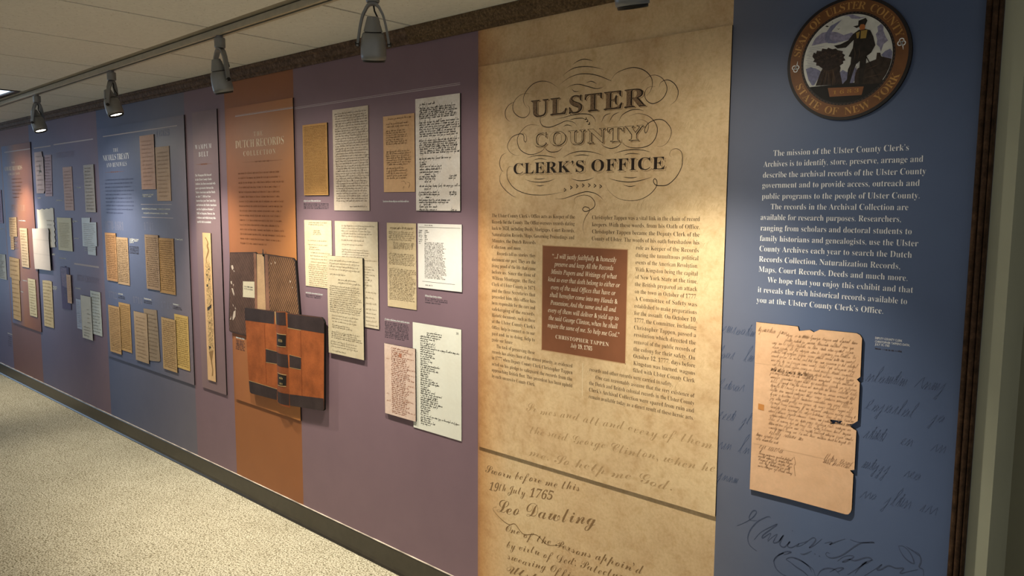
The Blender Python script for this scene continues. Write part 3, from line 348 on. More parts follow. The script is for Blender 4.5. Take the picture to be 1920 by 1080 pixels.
def xramp(nt, x0, x1, stops, co=None):
    co = co or objco(nt)
    sep = nt.nodes.new('ShaderNodeSeparateXYZ'); nt.links.new(co, sep.inputs[0])
    mr = nt.nodes.new('ShaderNodeMapRange'); mr.inputs[1].default_value = x0; mr.inputs[2].default_value = x1
    nt.links.new(sep.outputs[0], mr.inputs[0])
    return ramp(nt, mr.outputs[0], [((p-x0)/(x1-x0), c) for p, c in stops])
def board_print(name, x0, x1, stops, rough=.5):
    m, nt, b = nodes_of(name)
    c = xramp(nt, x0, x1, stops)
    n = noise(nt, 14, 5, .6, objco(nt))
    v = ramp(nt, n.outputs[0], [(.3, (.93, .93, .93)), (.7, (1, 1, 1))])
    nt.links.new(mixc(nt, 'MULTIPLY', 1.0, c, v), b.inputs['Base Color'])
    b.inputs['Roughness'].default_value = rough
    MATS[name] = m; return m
def parchment_nodes(nt, co, xleft):
    """mottled old parchment, browner towards its printed left edge at xleft"""
    n1 = noise(nt, 3.2, 7, .62, co); n2 = noise(nt, 26, 6, .7, co); n3 = noise(nt, 110, 3, .6, co)
    a = ramp(nt, n1.outputs[0], [(.3, (.53, .36, .205)), (.5, (.66, .49, .295)), (.72, (.72, .56, .345))])
    f = ramp(nt, n2.outputs[0], [(.33, (.86, .80, .72)), (.52, (1, 1, 1)), (.8, (1.0, .98, .93))])
    g = ramp(nt, n3.outputs[0], [(.3, (.88, .86, .82)), (.6, (1, 1, 1))])
    c = mixc(nt, 'MULTIPLY', 1.0, mixc(nt, 'MULTIPLY', .9, a, f), g)
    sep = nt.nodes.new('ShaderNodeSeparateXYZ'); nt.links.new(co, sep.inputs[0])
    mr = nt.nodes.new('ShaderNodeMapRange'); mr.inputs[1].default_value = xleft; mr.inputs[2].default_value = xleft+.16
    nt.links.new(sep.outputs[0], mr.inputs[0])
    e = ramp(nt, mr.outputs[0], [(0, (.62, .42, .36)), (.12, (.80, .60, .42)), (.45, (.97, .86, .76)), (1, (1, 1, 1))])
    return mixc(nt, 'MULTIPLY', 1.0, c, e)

MAUVE = (.205, .135, .165); BROWN = (.30, .115, .042); BLUE = (.088, .115, .225); GREYBLUE = (.15, .15, .215)
DUSK = (.175, .085, .08)
def wall_material():
    """one long printed mural: colour bands with crisp seams, some grading sideways"""
    m, nt, b = nodes_of('printed_wall_graphic')
    co = objco(nt); B = D['BANDS']
    sep = nt.nodes.new('ShaderNodeSeparateXYZ'); nt.links.new(co, sep.inputs[0]); x = sep.outputs[0]
    par = parchment_nodes(nt, co, B['g'])
    bands = [(-11, B['a'], (.115, .125, .23), (.13, .115, .20)), (B['a'], B['b'], DUSK, (.19, .10, .105)), (B['b'], -5.9, (.115, .118, .215), (.16, .122, .19)), (-5.9, B['c'], (.16, .122, .19), (.185, .125, .165)),
             (B['c'], B['d'], (.090, .118, .225), (.15, .14, .18)), (B['d'], B['e'], MAUVE, MAUVE), (B['e'], B['f'], BROWN, (.28, .105, .04)), (B['f'], B['g'], MAUVE, (.195, .13, .165)),
             (B['g'], B['h'], None, None), (B['h'], -.72, (.130, .145, .205), (.085, .118, .212)), (-.72, 0, (.085, .118, .212), (.058, .092, .195))]
    c = None
    for x0, x1, c0, c1 in bands:
        if c0 is None: seg = par
        else:
            mr = nt.nodes.new('ShaderNodeMapRange'); mr.inputs[1].default_value = x0; mr.inputs[2].default_value = x1; nt.links.new(x, mr.inputs[0])
            seg = mixc(nt, 'MIX', mr.outputs[0], c0, c1)
        if c is None: c = seg
        else:
            gt = nt.nodes.new('ShaderNodeMath'); gt.operation = 'GREATER_THAN'; gt.inputs[1].default_value = x0; nt.links.new(x, gt.inputs[0])
            c = mixc(nt, 'MIX', gt.outputs[0], c, seg)
    n = noise(nt, 6, 5, .6, co); v = ramp(nt, n.outputs[0], [(.3, (.93, .93, .94)), (.7, (1, 1, 1))])
    nt.links.new(mixc(nt, 'MULTIPLY', 1.0, c, v), b.inputs['Base Color']); b.inputs['Roughness'].default_value = .5
    MATS['wall'] = m; return m
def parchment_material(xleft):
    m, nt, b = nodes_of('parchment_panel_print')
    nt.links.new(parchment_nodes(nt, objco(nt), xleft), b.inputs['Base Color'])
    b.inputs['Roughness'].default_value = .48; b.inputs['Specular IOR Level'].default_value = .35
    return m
def carpet_material():
    m, nt, b = nodes_of('loop_carpet')
    co = objco(nt)
    n1 = noise(nt, 150, 2, .5, co); n2 = noise(nt, 5, 4, .6, co); v = nt.nodes.new('ShaderNodeTexVoronoi')
    v.inputs['Scale'].default_value = 95; nt.links.new(co, v.inputs['Vector'])
    a = ramp(nt, n1.outputs[0], [(.33, (.10, .085, .05)), (.44, (.38, .345, .25)), (.52, (.62, .585, .47)), (.68, (.73, .70, .59))])
    w = ramp(nt, n2.outputs[0], [(.3, (.86, .85, .83)), (.7, (1, 1, 1))])
    k = ramp(nt, v.outputs['Distance'], [(.0, (1, 1, 1)), (.55, (.92, .92, .9)), (.9, (.55, .52, .46))])
    nt.links.new(mixc(nt, 'MULTIPLY', .8, mixc(nt, 'MULTIPLY', 1.0, a, w), k), b.inputs['Base Color'])
    b.inputs['Roughness'].default_value = .95; b.inputs['Specular IOR Level'].default_value = .05
    bump(nt, b, n1.outputs[0], .5, .004)
    return m
def tile_material():
    m, nt, b = nodes_of('mineral_fibre_tile')
    co = objco(nt)
    n1 = noise(nt, 60, 4, .6, co); v = nt.nodes.new('ShaderNodeTexVoronoi'); v.inputs['Scale'].default_value = 48; v.inputs['Randomness'].default_value = 1
    nt.links.new(co, v.inputs['Vector'])
    a = ramp(nt, n1.outputs[0], [(.3, (.69, .69, .645)), (.7, (.76, .76, .71))])
    k = ramp(nt, v.outputs['Distance'], [(.08, (.62, .60, .55)), (.17, (1, 1, 1))])
    nt.links.new(mixc(nt, 'MULTIPLY', .8, a, k), b.inputs['Base Color'])
    b.inputs['Roughness'].default_value = .95; b.inputs['Specular IOR Level'].default_value = .05
    bump(nt, b, n1.outputs[0], .25, .003)
    return m
def carved_wood(name, scale, col):
    m, nt, b = nodes_of(name)
    co = objco(nt); n1 = noise(nt, scale, 5, .7, co); n2 = noise(nt, 18, 4, .6, co)
    c = ramp(nt, n1.outputs[0], [(.3, tuple(x*.35 for x in col)), (.52, col), (.72, tuple(x*1.9 for x in col))])
    w = ramp(nt, n2.outputs[0], [(.3, (.7, .68, .65)), (.7, (1, 1, 1))])
    nt.links.new(mixc(nt, 'MULTIPLY', 1.0, c, w), b.inputs['Base Color'])
    b.inputs['Roughness'].default_value = .7; b.inputs['Specular IOR Level'].default_value = .12
    bump(nt, b, n1.outputs[0], .6, .004)
    return m

EDGE = flat('black_board_edge', (.006, .005, .005), .8)
INK = {k: flat(k, c, .7, vary=.15, scale=200) for k, c in dict(
    brown_ink=(.075, .045, .022), black_ink=(.045, .040, .036), red_ink=(.36, .15, .095), faint_ink=(.22, .155, .085), tan_ink=(.26, .155, .065),
    title_ink=(.022, .013, .009), body_ink=(.065, .036, .017), white_print=(.74, .76, .78), cream_print=(.80, .68, .52), pale_print=(.175, .185, .27),
    dark_print=(.045, .04, .055), brown_print=(.235, .088, .035), ghost_blue=(.062, .088, .168), sign_blue=(.046, .062, .115), ghost_tan=(.40, .27, .14), script_tan=(.215, .13, .06),
    rule_print=(.46, .41, .43), gold_print=(.42, .225, .06), grey_type=(.10, .10, .10), navy_print=(.07, .085, .175)).items()}

# ------------------------------------------------------------------ object helpers
def tag(o, label=None, cat=None, group=None, kind=None):
    for k, v in (('label', label), ('category', cat), ('group', group), ('kind', kind)):
        if v: o[k] = v
    return o
def empty(name, loc):
    o = bpy.data.objects.new(name, None); o.location = loc; o.empty_display_size = .05; COL.objects.link(o); return o
def mesh(name, verts, faces, mats, parent=None, loc=None, idx=None, smooth=False):
    """one mesh object; verts are given in room coordinates, the origin goes to loc (or the parent's origin)"""
    if parent is not None: org = parent.matrix_world.translation if False else Vector(ORIGIN[parent.name])
    else: org = Vector(loc or (0, 0, 0))
    me = bpy.data.meshes.new(name)
    me.from_pydata([(v[0]-org[0], v[1]-org[1], v[2]-org[2]) for v in verts], [], faces)
    for m in (mats if isinstance(mats, (list, tuple)) else [mats]): me.materials.append(m)
    if idx: me.polygons.foreach_set('material_index', idx)
    if smooth: me.polygons.foreach_set('use_smooth', [True]*len(faces))
    me.update()
    o = bpy.data.objects.new(name, me); COL.objects.link(o)
    if parent is not None: o.parent = parent
    else: o.location = org
    ORIGIN[o.name] = tuple(org)
    return o
ORIGIN = {}
def root(name, loc):
    o = empty(name, loc); ORIGIN[o.name] = tuple(loc); return o
class Geo:
    def __init__(s): s.v = []; s.f = []
    def add(s, v, f):
        n = len(s.v); s.v += v; s.f += [tuple(i+n for i in q) for q in f]
    def quad(s, a, b, c, d): s.add([a, b, c, d], [(0, 1, 2, 3)])
    def box(s, x0, x1, y0, y1, z0, z1):
        s.add([(x0, y0, z0), (x1, y0, z0), (x1, y1, z0), (x0, y1, z0), (x0, y0, z1), (x1, y0, z1), (x1, y1, z1), (x0, y1, z1)],
              [(0, 3, 2, 1), (4, 5, 6, 7), (0, 1, 5, 4), (1, 2, 6, 5), (2, 3, 7, 6), (3, 0, 4, 7)])
    def rect(s, x0, x1, z0, z1, y): s.quad((x0, y, z0), (x1, y, z0), (x1, y, z1), (x0, y, z1))
    def poly(s, pts, y):
        p = ccw(pts); tri = tessellate_polygon([[Vector((a, b, 0)) for a, b in p]])
        s.add([(a, y, b) for a, b in p], [tuple(t) for t in tri])
    def make(s, name, mats, parent=None, **k): return mesh(name, s.v, s.f, mats, parent, **k)
def ccw(pts):
    a = sum(p[0]*q[1]-q[0]*p[1] for p, q in zip(pts, pts[1:]+pts[:1]))
    return list(pts) if a > 0 else list(pts)[::-1]
def slab(name, pts, y0, y1, mats, parent=None, hole=None, loc=None):
    """a board cut to the outline pts (x, z): printed front at -y1, dark core and back"""
    p = ccw(pts); loops = [p] + ([ccw(hole)[::-1]] if hole else [])
    allp = [q for l in loops for q in l]; n = len(allp)
    tri = tessellate_polygon([[Vector((a, b, 0)) for a, b in l] for l in loops])
    v = [(a, -y1, b) for a, b in allp] + [(a, -y0, b) for a, b in allp]
    f = []; idx = []
    for t in tri:
        a, b, c = [allp[i] for i in t]
        if (b[0]-a[0])*(c[1]-a[1])-(b[1]-a[1])*(c[0]-a[0]) < 0: t = t[::-1]
        f.append(tuple(t)); idx.append(0); f.append(tuple(i+n for i in t[::-1])); idx.append(1)
    o = 0
    for l in loops:
        k = len(l)
        for i in range(k):
            a, b = o+i, o+(i+1) % k
            f.append((b, a, a+n, b+n)); idx.append(1)
        o += k
    if loc is None and parent is None:
        xs = [q[0] for q in p]; zs = [q[1] for q in p]; loc = ((min(xs)+max(xs))/2, -y0, min(zs))
    return mesh(name, v, f, mats, parent, loc=loc, idx=idx)

# ------------------------------------------------------------------ lettering
def conv(s, style):
    out = []
    for c in s:
        if style == 'serif' and c.isascii() and c.isalpha(): out.append(chr((0x1D400 if c.isupper() else 0x1D41A-32) + ord(c)-65))
        elif style == 'serif' and c.isdigit(): out.append(chr(0x1D7CE+int(c)))
        elif style == 'italic' and c == 'h': out.append('\u210e')
        elif style == 'italic' and c.isascii() and c.isalpha(): out.append(chr((0x1D434 if c.isupper() else 0x1D44E-32) + ord(c)-65))
        elif style == 'script' and c.isascii() and c.isalpha(): out.append(chr((0x1D4D0 if c.isupper() else 0x1D4EA-32) + ord(c)-65))
        elif style in ('script', 'italic') and c.isdigit(): out.append(chr(0x1D7CE+int(c)))
        else: out.append(c)
    return ''.join(out)
def glyphs(s, style, offset=0.0, track=1.0, outline=0.0, res=2):
    cu = bpy.data.curves.new('lettering', 'FONT'); cu.body = conv(s, style); cu.resolution_u = res
    cu.offset = offset; cu.space_character = track
    if outline: cu.fill_mode = 'NONE'; cu.bevel_depth = outline; cu.bevel_resolution = 0
    o = bpy.data.objects.new('lettering', cu)
    me = bpy.data.meshes.new_from_object(o)
    v = [tuple(q.co) for q in me.vertices]; f = [tuple(p.vertices) for p in me.polygons]
    bpy.data.objects.remove(o); bpy.data.curves.remove(cu); bpy.data.meshes.remove(me)
    return v, f
def letter(geo, s, style, x0, x1, z, cap, y, offset=0.0, track=1.0, outline=0.0, res=2, dx=0.0, dz=0.0, slope=0.0, wob=None, shear=0.0):
    """set one line: scaled to run from x0 to x1 on the baseline z with capitals cap high"""
    v, f = glyphs(s, style, offset, track, outline, res)
    if not v: return
    a = min(q[0] for q in v); b = max(q[0] for q in v); sx = (x1-x0)/(b-a); sz = cap/.676
    out = []
    for q in v:
        X = x0+(q[0]-a)*sx+shear*q[1]*sz
        Z = z+q[1]*sz+slope*(X-x0)
        if wob: Z += wob*math.sin(X*31+z*50)+.6*wob*math.sin(X*83)
        out.append((X+dx, y - (q[2]*sz*.05 if outline else 0), Z+dz))
    geo.add(out, f)
def catmull(p, n=6):
    out = []
    for i in range(len(p)-1):
        a = p[max(i-1, 0)]; b = p[i]; c = p[i+1]; d = p[min(i+2, len(p)-1)]
        for k in range(n):
            t = k/n
            out.append(tuple(.5*((2*b[j])+(-a[j]+c[j])*t+(2*a[j]-5*b[j]+4*c[j]-d[j])*t*t+(-a[j]+3*b[j]-3*c[j]+d[j])*t**3) for j in (0, 1)))
    out.append(tuple(p[-1])); return out
def ribbon(geo, pts, w, y, taper=True, wmin=.25, n=6):
    p = catmull(pts, n) if n > 1 else pts
    v = []; m = len(p)
    for i, q in enumerate(p):
        a = p[max(i-1, 0)]; b = p[min(i+1, m-1)]
        dx, dz = b[0]-a[0], b[1]-a[1]; l = math.hypot(dx, dz) or 1
        t = i/(m-1); k = w*(max(wmin, math.sin(math.pi*t)**.8) if taper else 1)/2
        v += [(q[0]-dz/l*k, y, q[1]+dx/l*k), (q[0]+dz/l*k, y, q[1]-dx/l*k)]
    geo.add(v, [(2*i, 2*i+1, 2*i+3, 2*i+2) for i in range(m-1)])

# pen strokes of a cursive hand: x-height 1, advance in the last entry
HAND = [([(0, .1), (.22, .95), (.30, .5), (.30, .05), (.55, .9), (.66, .5), (.70, .08)], .85),
        ([(0, .1), (.35, .9), (.1, .8), (.05, .3), (.3, .05), (.5, .7), (.5, .1)], .72),
        ([(0, .1), (.35, 1.7), (.28, 2.1), (.12, 1.6), (.16, .1), (.35, .05)], .5),
        ([(0, .1), (.3, .6), (.32, .95), (.1, .7), (.12, .15), (.4, .1)], .55),
        ([(0, .1), (.3, .9), (.28, .1), (.2, -.9), (.0, -.8), (.35, .15)], .6),
        ([(0, .1), (.25, .95), (.25, .1), (.45, .1)], .5),
        ([(0, .1), (.15, .9), (.2, .1), (.35, .85), (.42, .1), (.58, .85), (.62, .1)], .78),
        ([(0, .1), (.25, 1.5), (.2, .05), (.4, .1), (.05, 1.0), (.45, 1.05), (.42, .1)], .55),
        ([(0, .1), (.2, .8), (.3, .95), (.34, .6), (.5, .1)], .55)]
def scrawl(geo, x0, x1, z, h, y, rng, w, fill=1.0, gap=.3, dens=1.0, drift=0.0):
    """one line of cursive between x0 and x1, x-height h, broad-nib width w"""
    x = x0; end = x0+(x1-x0)*fill; nx, nz = w*.36, w*.12
    while x < end:
        for k in range(rng.choice((2, 3, 4, 5, 5, 6, 7, 8))):
            if x > end: break
            pts, adv = rng.choice(HAND); s = h*rng.uniform(.85, 1.15); zz = z+drift*(x-x0)+rng.uniform(-.08, .08)*h
            if k == 0 and rng.random() < .16: s *= 1.5
            v = []
            for a, b in pts:
                px = x+(a+.42*b)*s*dens; pz = zz+b*s
                v += [(px-nx, y, pz-nz), (px+nx, y, pz+nz)]
            geo.add(v, [(2*i, 2*i+1, 2*i+3, 2*i+2) for i in range(len(pts)-1)])
            x += adv*s*dens
        x += gap*h*rng.uniform(1.2, 3.2)
def typed(geo, x0, x1, z, h, y, rng, fill=1.0):
    """one line of type too small to read: upright strokes grouped in words"""
    x = x0; end = x0+(x1-x0)*fill
    while x < end-h:
        for k in range(rng.randint(2, 9)):
            if x > end: break
            hh = h*(1.45 if rng.random() < .25 else 1); lo = -.4*h if rng.random() < .1 else 0
            geo.rect(x, x+h*.22, z+lo, z+hh, y); 
            if rng.random() < .7:
                geo.rect(x+h*.22, x+h*.62, z+(0 if rng.random() < .5 else .82*h), z+(.18*h if rng.random() < .5 else h), y)
                geo.rect(x+h*.5, x+h*.68, z, z+h*.9, y)
            x += h*.86
        x += h*.7

# ================================================================== SETTING
def build_setting():
    # floor, with the pile as one continuous surface
    g = Geo(); g.quad((-11, -6, 0), (2, -6, 0), (2, .3, 0), (-11, .3, 0))
    g.quad((-11, -6, -.05), (-11, .3, -.05), (2, .3, -.05), (2, -6, -.05))
    tag(g.make('floor', carpet_material()), kind='structure')
    # printed wall
    g = Geo(); g.box(-11, -.34, 0, .10, 0, CEIL+.05)
    wall = tag(g.make('wall_back', wall_material()), kind='structure')
    # plain painted end of the wall, its return and the recess beyond
    g = Geo(); pm = flat('sage_wall_paint', (.34, .35, .27), .7, vary=.05, scale=4)
    g.box(-.34, -.297, 0, .257, 0, CEIL+.05)
    wr = tag(g.make('wall_right', pm), kind='structure')
    g = Geo(); g.box(-.297, 2, .257, .30, 0, CEIL+.05); g.make('recess_wall', flat('shaded_recess_paint', (.20, .20, .145), .7, vary=.05, scale=4), wr)  # darker than the sage paint: the recess's shade is put into its colour
    # end wall far to the left with the window that lets the daylight in
    g = Geo(); lm = flat('pale_wall_paint', (.55, .54, .5), .7, vary=.04, scale=4)
    g.box(-11.1, -11, -6, -3.3, 0, CEIL); g.box(-11.1, -11, -.5, .1, 0, CEIL); g.box(-11.1, -11, -3.3, -.5, 0, .25); g.box(-11.1, -11, -3.3, -.5, 2.1, CEIL)
    tag(g.make('wall_left', lm), kind='structure')
    w1 = root('window_1', (-11, -1.9, .25)); tag(w1, kind='structure')
    g = Geo()
    for y in (-3.3, -1.93, -.56): g.box(-11.06, -10.98, y, y+.06, .25, 2.1)
    g.box(-11.06, -10.98, -3.24, -.56, .25, .31); g.box(-11.06, -10.98, -3.24, -.56, 2.04, 2.1)
    g.make('window_frame', flat('window_metal', (.12, .12, .12), .4), w1)
    g = Geo(); g.quad((-11.03, -3.24, .31), (-11.03, -.56, .31), (-11.03, -.56, 2.04), (-11.03, -3.24, 2.04))
    g.make('window_pane', emit('daylight_pane', DAY_COL, DAY_STRENGTH), w1)
    # ceiling: lay-in tiles with open joints over a metal grid
    g = Geo(); xs = [-2.25-.61*k for k in range(-7, 15)]; rows = [None, None, (-2.91, -1.70), (-4.13, -2.92), (-5.35, -4.14)]
    def bay(x0, x1, a0, a1, b0, b1):        # tile from y=a to y=b, its ends following the rail
        v = [(x0, a0, CEIL), (x1, a1, CEIL), (x1, b1, CEIL), (x0, b0, CEIL)]; v += [(p[0], p[1], CEIL+.015) for p in v]
        g.add(v, [(0, 3, 2, 1), (4, 5, 6, 7), (0, 1, 5, 4), (1, 2, 6, 5), (2, 3, 7, 6), (3, 0, 4, 7)])
    for x in xs:
        x0, x1 = x-.603, x-.006; t0, t1 = track_y(x0), track_y(x1)
        bay(x0, x1, t0+.022, t1+.022, -.006, -.006)
        if abs(x+5.30) > .02: bay(x0, x1, -1.69, -1.69, t0-.052, t1-.052)     # one bay holds the light fitting
        for a, b in rows[2:]: bay(x0, x1, a, a, b, b)
    ceil = tag(g.make('ceiling', tile_material()), kind='structure')
    g = Geo(); gm = flat('beige_grid_metal', (.30, .27, .21), .6)
    for x in xs: g.box(x-.014, x+.009, -5.4, 0, CEIL+.008, CEIL+.02)
    for y in (-1.695, -2.915, -4.135): g.box(-11, 2, y-.012, y+.012, CEIL+.008, CEIL+.02)
    ta, tb = track_y(-11), track_y(2); z = CEIL+.004; g.quad((-11, ta-.046, z), (-11, ta+.03, z), (2, tb+.03, z), (2, tb-.046, z))
    g.box(-11, 2, -6, .3, CEIL+.04, CEIL+.06)
    g.make('ceiling_grid', gm, ceil)
    # cornice along the top of the print: plain moulding, then the carved length
    def cornice(name, x0, x1, prof, m):
        n = len(prof); v = [(x, y, z) for x in (x0, x1) for y, z in prof]
        f = [(i, (i+1) % n, (i+1) % n+n, i+n) for i in range(n)]+[tuple(range(n))[::-1], tuple(range(n, 2*n))]
        return tag(mesh(name, v, f, m), kind='structure')
    cornice('trim_1', -11, -2.283, [(0, 2.153), (-.006, 2.153), (-.009, 2.160), (-.009, 2.166), (-.014, 2.168), (-.016, 2.176), (-.021, 2.185), (-.022, 2.193), (-.028, 2.196), (-.030, 2.203), (-.030, 2.209), (0, 2.209)], carved_wood('dark_walnut_moulding', 60, (.125, .082, .056)))
    cornice('trim_2', -2.281, -.34, [(0, 2.150), (-.008, 2.150), (-.011, 2.157), (-.012, 2.163), (-.018, 2.166), (-.024, 2.178), (-.028, 2.192), (-.033, 2.197), (-.034, 2.209), (0, 2.209)], carved_wood('carved_walnut_moulding', 120, (.15, .10, .055)))
    # fluted upright at the end of the print
    prof = [(-.3735, 0), (-.3735, -.010)]
    for cx, r, h in ((-.3665, .0065, .012), (-.354, .0055, .017), (-.345, .0035, .013)):
        for k in range(7):
            t = math.pi*k/6; prof.append((cx-r*math.cos(t), -h-.006*math.sin(t)))
    prof += [(-.3405, -.008), (-.3405, 0)]
    n = len(prof); v = [(x, y, z) for z in (0, 2.15) for x, y in prof]
    f = [(i, i+1, i+1+n, i+n) for i in range(n-1)]
    tag(mesh('trim_3', v, f, carved_wood('fluted_walnut_upright', 45, (.05, .028, .016))), kind='structure')
    # rubber cove base
    prof = [(0, .099), (-.006, .099), (-.008, .095), (-.008, .022), (-.011, .010), (-.016, .003), (-.017, .0), (0, 0)]
    n = len(prof); v = [(x, y, z) for x in (-11, -.374) for y, z in prof]
    f = [(i, (i+1) % n, (i+1) % n+n, i+n) for i in range(n)]
    m, nt, b = nodes_of('black_rubber_base'); nn = noise(nt, 25, 4, .6, objco(nt))
    nt.links.new(ramp(nt, nn.outputs[0], [(.3, (.020, .016, .011)), (.7, (.032, .026, .018))]), b.inputs['Base Color'])
    b.inputs['Roughness'].default_value = .30; b.inputs['Specular IOR Level'].default_value = .5
    bb = tag(mesh('baseboard_back', v, f, m), kind='structure')
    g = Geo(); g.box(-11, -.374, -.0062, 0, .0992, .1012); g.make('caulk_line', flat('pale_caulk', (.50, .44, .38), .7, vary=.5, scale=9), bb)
    return wall
WALL = build_setting()

# ================================================================== PANELS
def panel(key, name, label, mat):
    q = D['PANELS'][key]
    o = slab(name, [(q['x0'], q['z0']), (q['x1'], q['z0']), (q['x1'], q['z1']), (q['x0'], q['z1'])], .001, .006, [mat, EDGE])
    return tag(o, label, 'panel', 'exhibit panels mounted on the printed wall')
pw = {k: (q['x1']-q['x0'])/2 for k, q in D['PANELS'].items()}
SURF = {'wall': WALL}
h = pw['court']; SURF['court'] = panel('court', 'exhibit_panel', 'brown court records panel with blue left side at the far left end', board_print('court_panel_print', -h, h, [(-h, (.10, .12, .25)), (-h*.55, (.15, .11, .15)), (-h*.05, (.33, .135, .055)), (h*.5, (.25, .095, .048)), (h, (.20, .08, .05))]))
h = pw['nicolls']; SURF['nicolls'] = panel('nicolls', 'exhibit_panel', 'wide slate blue treaty panel carrying six pairs of old documents', board_print('treaty_panel_print', -h, h, [(-h, (.115, .125, .22)), (-h*.7, (.098, .12, .22)), (h*.1, (.105, .123, .21)), (h*.55, (.155, .15, .20)), (h, (.19, .155, .185))]))
h = pw['wampum']; SURF['wampum'] = panel('wampum', 'exhibit_panel', 'narrow mauve wampum belt panel between the blue and brown panels', board_print('belt_panel_print', -h, h, [(-h, (.23, .155, .165)), (h, (.20, .135, .15))]))
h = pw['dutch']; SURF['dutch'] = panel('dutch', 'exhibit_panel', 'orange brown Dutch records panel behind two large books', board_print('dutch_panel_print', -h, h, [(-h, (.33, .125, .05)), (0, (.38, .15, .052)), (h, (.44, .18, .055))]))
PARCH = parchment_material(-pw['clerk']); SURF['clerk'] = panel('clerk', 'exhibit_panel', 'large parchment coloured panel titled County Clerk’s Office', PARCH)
YOF = {k: (-.0064 if k != 'wall' else -.0004) for k in SURF}

def title_lettering():
    p = SURF['clerk']; y = -.0063
    (t, x0, x1, z, c), (t2, a0, a1, z2, c2), (t3, b0, b1, z3, c3) = D['BIG']
    mid = flat('hatched_letter_brown', (.20, .125, .07), .6, vary=.55, scale=420)
    tp = flat('title_parchment', (.60, .44, .255), .5, vary=.12, scale=40)
    g = Geo(); letter(g, t, 'serif', x0+.0045, x1+.0045, z-.003, c, y, 0, 1.08, .010, res=4); g.make('title_shadow', INK['script_tan'], p)
    g = Geo(); letter(g, t, 'serif', x0, x1, z, c, y-.0002, 0, 1.08, res=6); letter(g, t, 'serif', x0, x1, z, c, y-.0002, 0, 1.08, .006, res=4); g.make('title_word', INK['title_ink'], p)
    g = Geo(); letter(g, t, 'serif', x0+.0012, x1-.0052, z+.0018, c*.945, y-.0004, -.011, 1.08, res=6); g.make('title_word_inlay', mid, p)
    # second word: open letters with a drop shadow
    g = Geo(); letter(g, t2, 'serif', a0+.0062, a1+.0062, z2-.005, c2, y, 0, 1.14, .011, res=4); g.make('title_shadow', INK['script_tan'], p)
    g = Geo(); letter(g, t2, 'serif', a0+.0022, a1+.0022, z2-.0016, c2, y-.0002, 0, 1.14, res=6); letter(g, t2, 'serif', a0, a1, z2, c2, y-.0002, 0, 1.14, .013, res=4); g.make('title_word', INK['title_ink'], p)
    g = Geo(); letter(g, t2, 'serif', a0, a1, z2, c2, y-.0004, -.004, 1.14, res=6); g.make('title_word_face', tp, p)
    # third word: solid letters with an outlined shadow
    g = Geo(); letter(g, t3, 'serif', b0+.006, b1+.006, z3-.0045, c3, y, 0, 1.04, .008, res=4); g.make('title_shadow', INK['script_tan'], p)
    g = Geo(); letter(g, t3, 'serif', b0, b1, z3, c3, y-.0003, -.004, 1.04, res=5); g.make('title_word', INK['title_ink'], p)
    g = Geo()
    for i, s in enumerate(D['FLOURISH']):
        L = sum(math.dist(a, b) for a, b in zip(s, s[1:]))
        ribbon(g, s, .0025 if L > .06 else .0022, -.00625, True, .16, 7)
    for i, (x, z) in enumerate(D['CHEVRON']):
        r = .0055 if i > 2 else .004; a = (0 if i > 2 else -.7)
        for k in (-1, 1):
            d1 = (math.cos(a)*-r-math.sin(a)*k*r, math.sin(a)*-r+math.cos(a)*k*r); d2 = (math.cos(a)*r*.6, math.sin(a)*r*.6)
            ribbon(g, [(x+d1[0], z+d1[1]), (x+d2[0], z+d2[1])], .0026, -.00625, False, n=1)
        if i > 2: g.rect(x-.0062, x-.0038, z-.0012, z+.0012, -.00625)
    g.make('flourish', INK['title_ink'], p)
title_lettering()

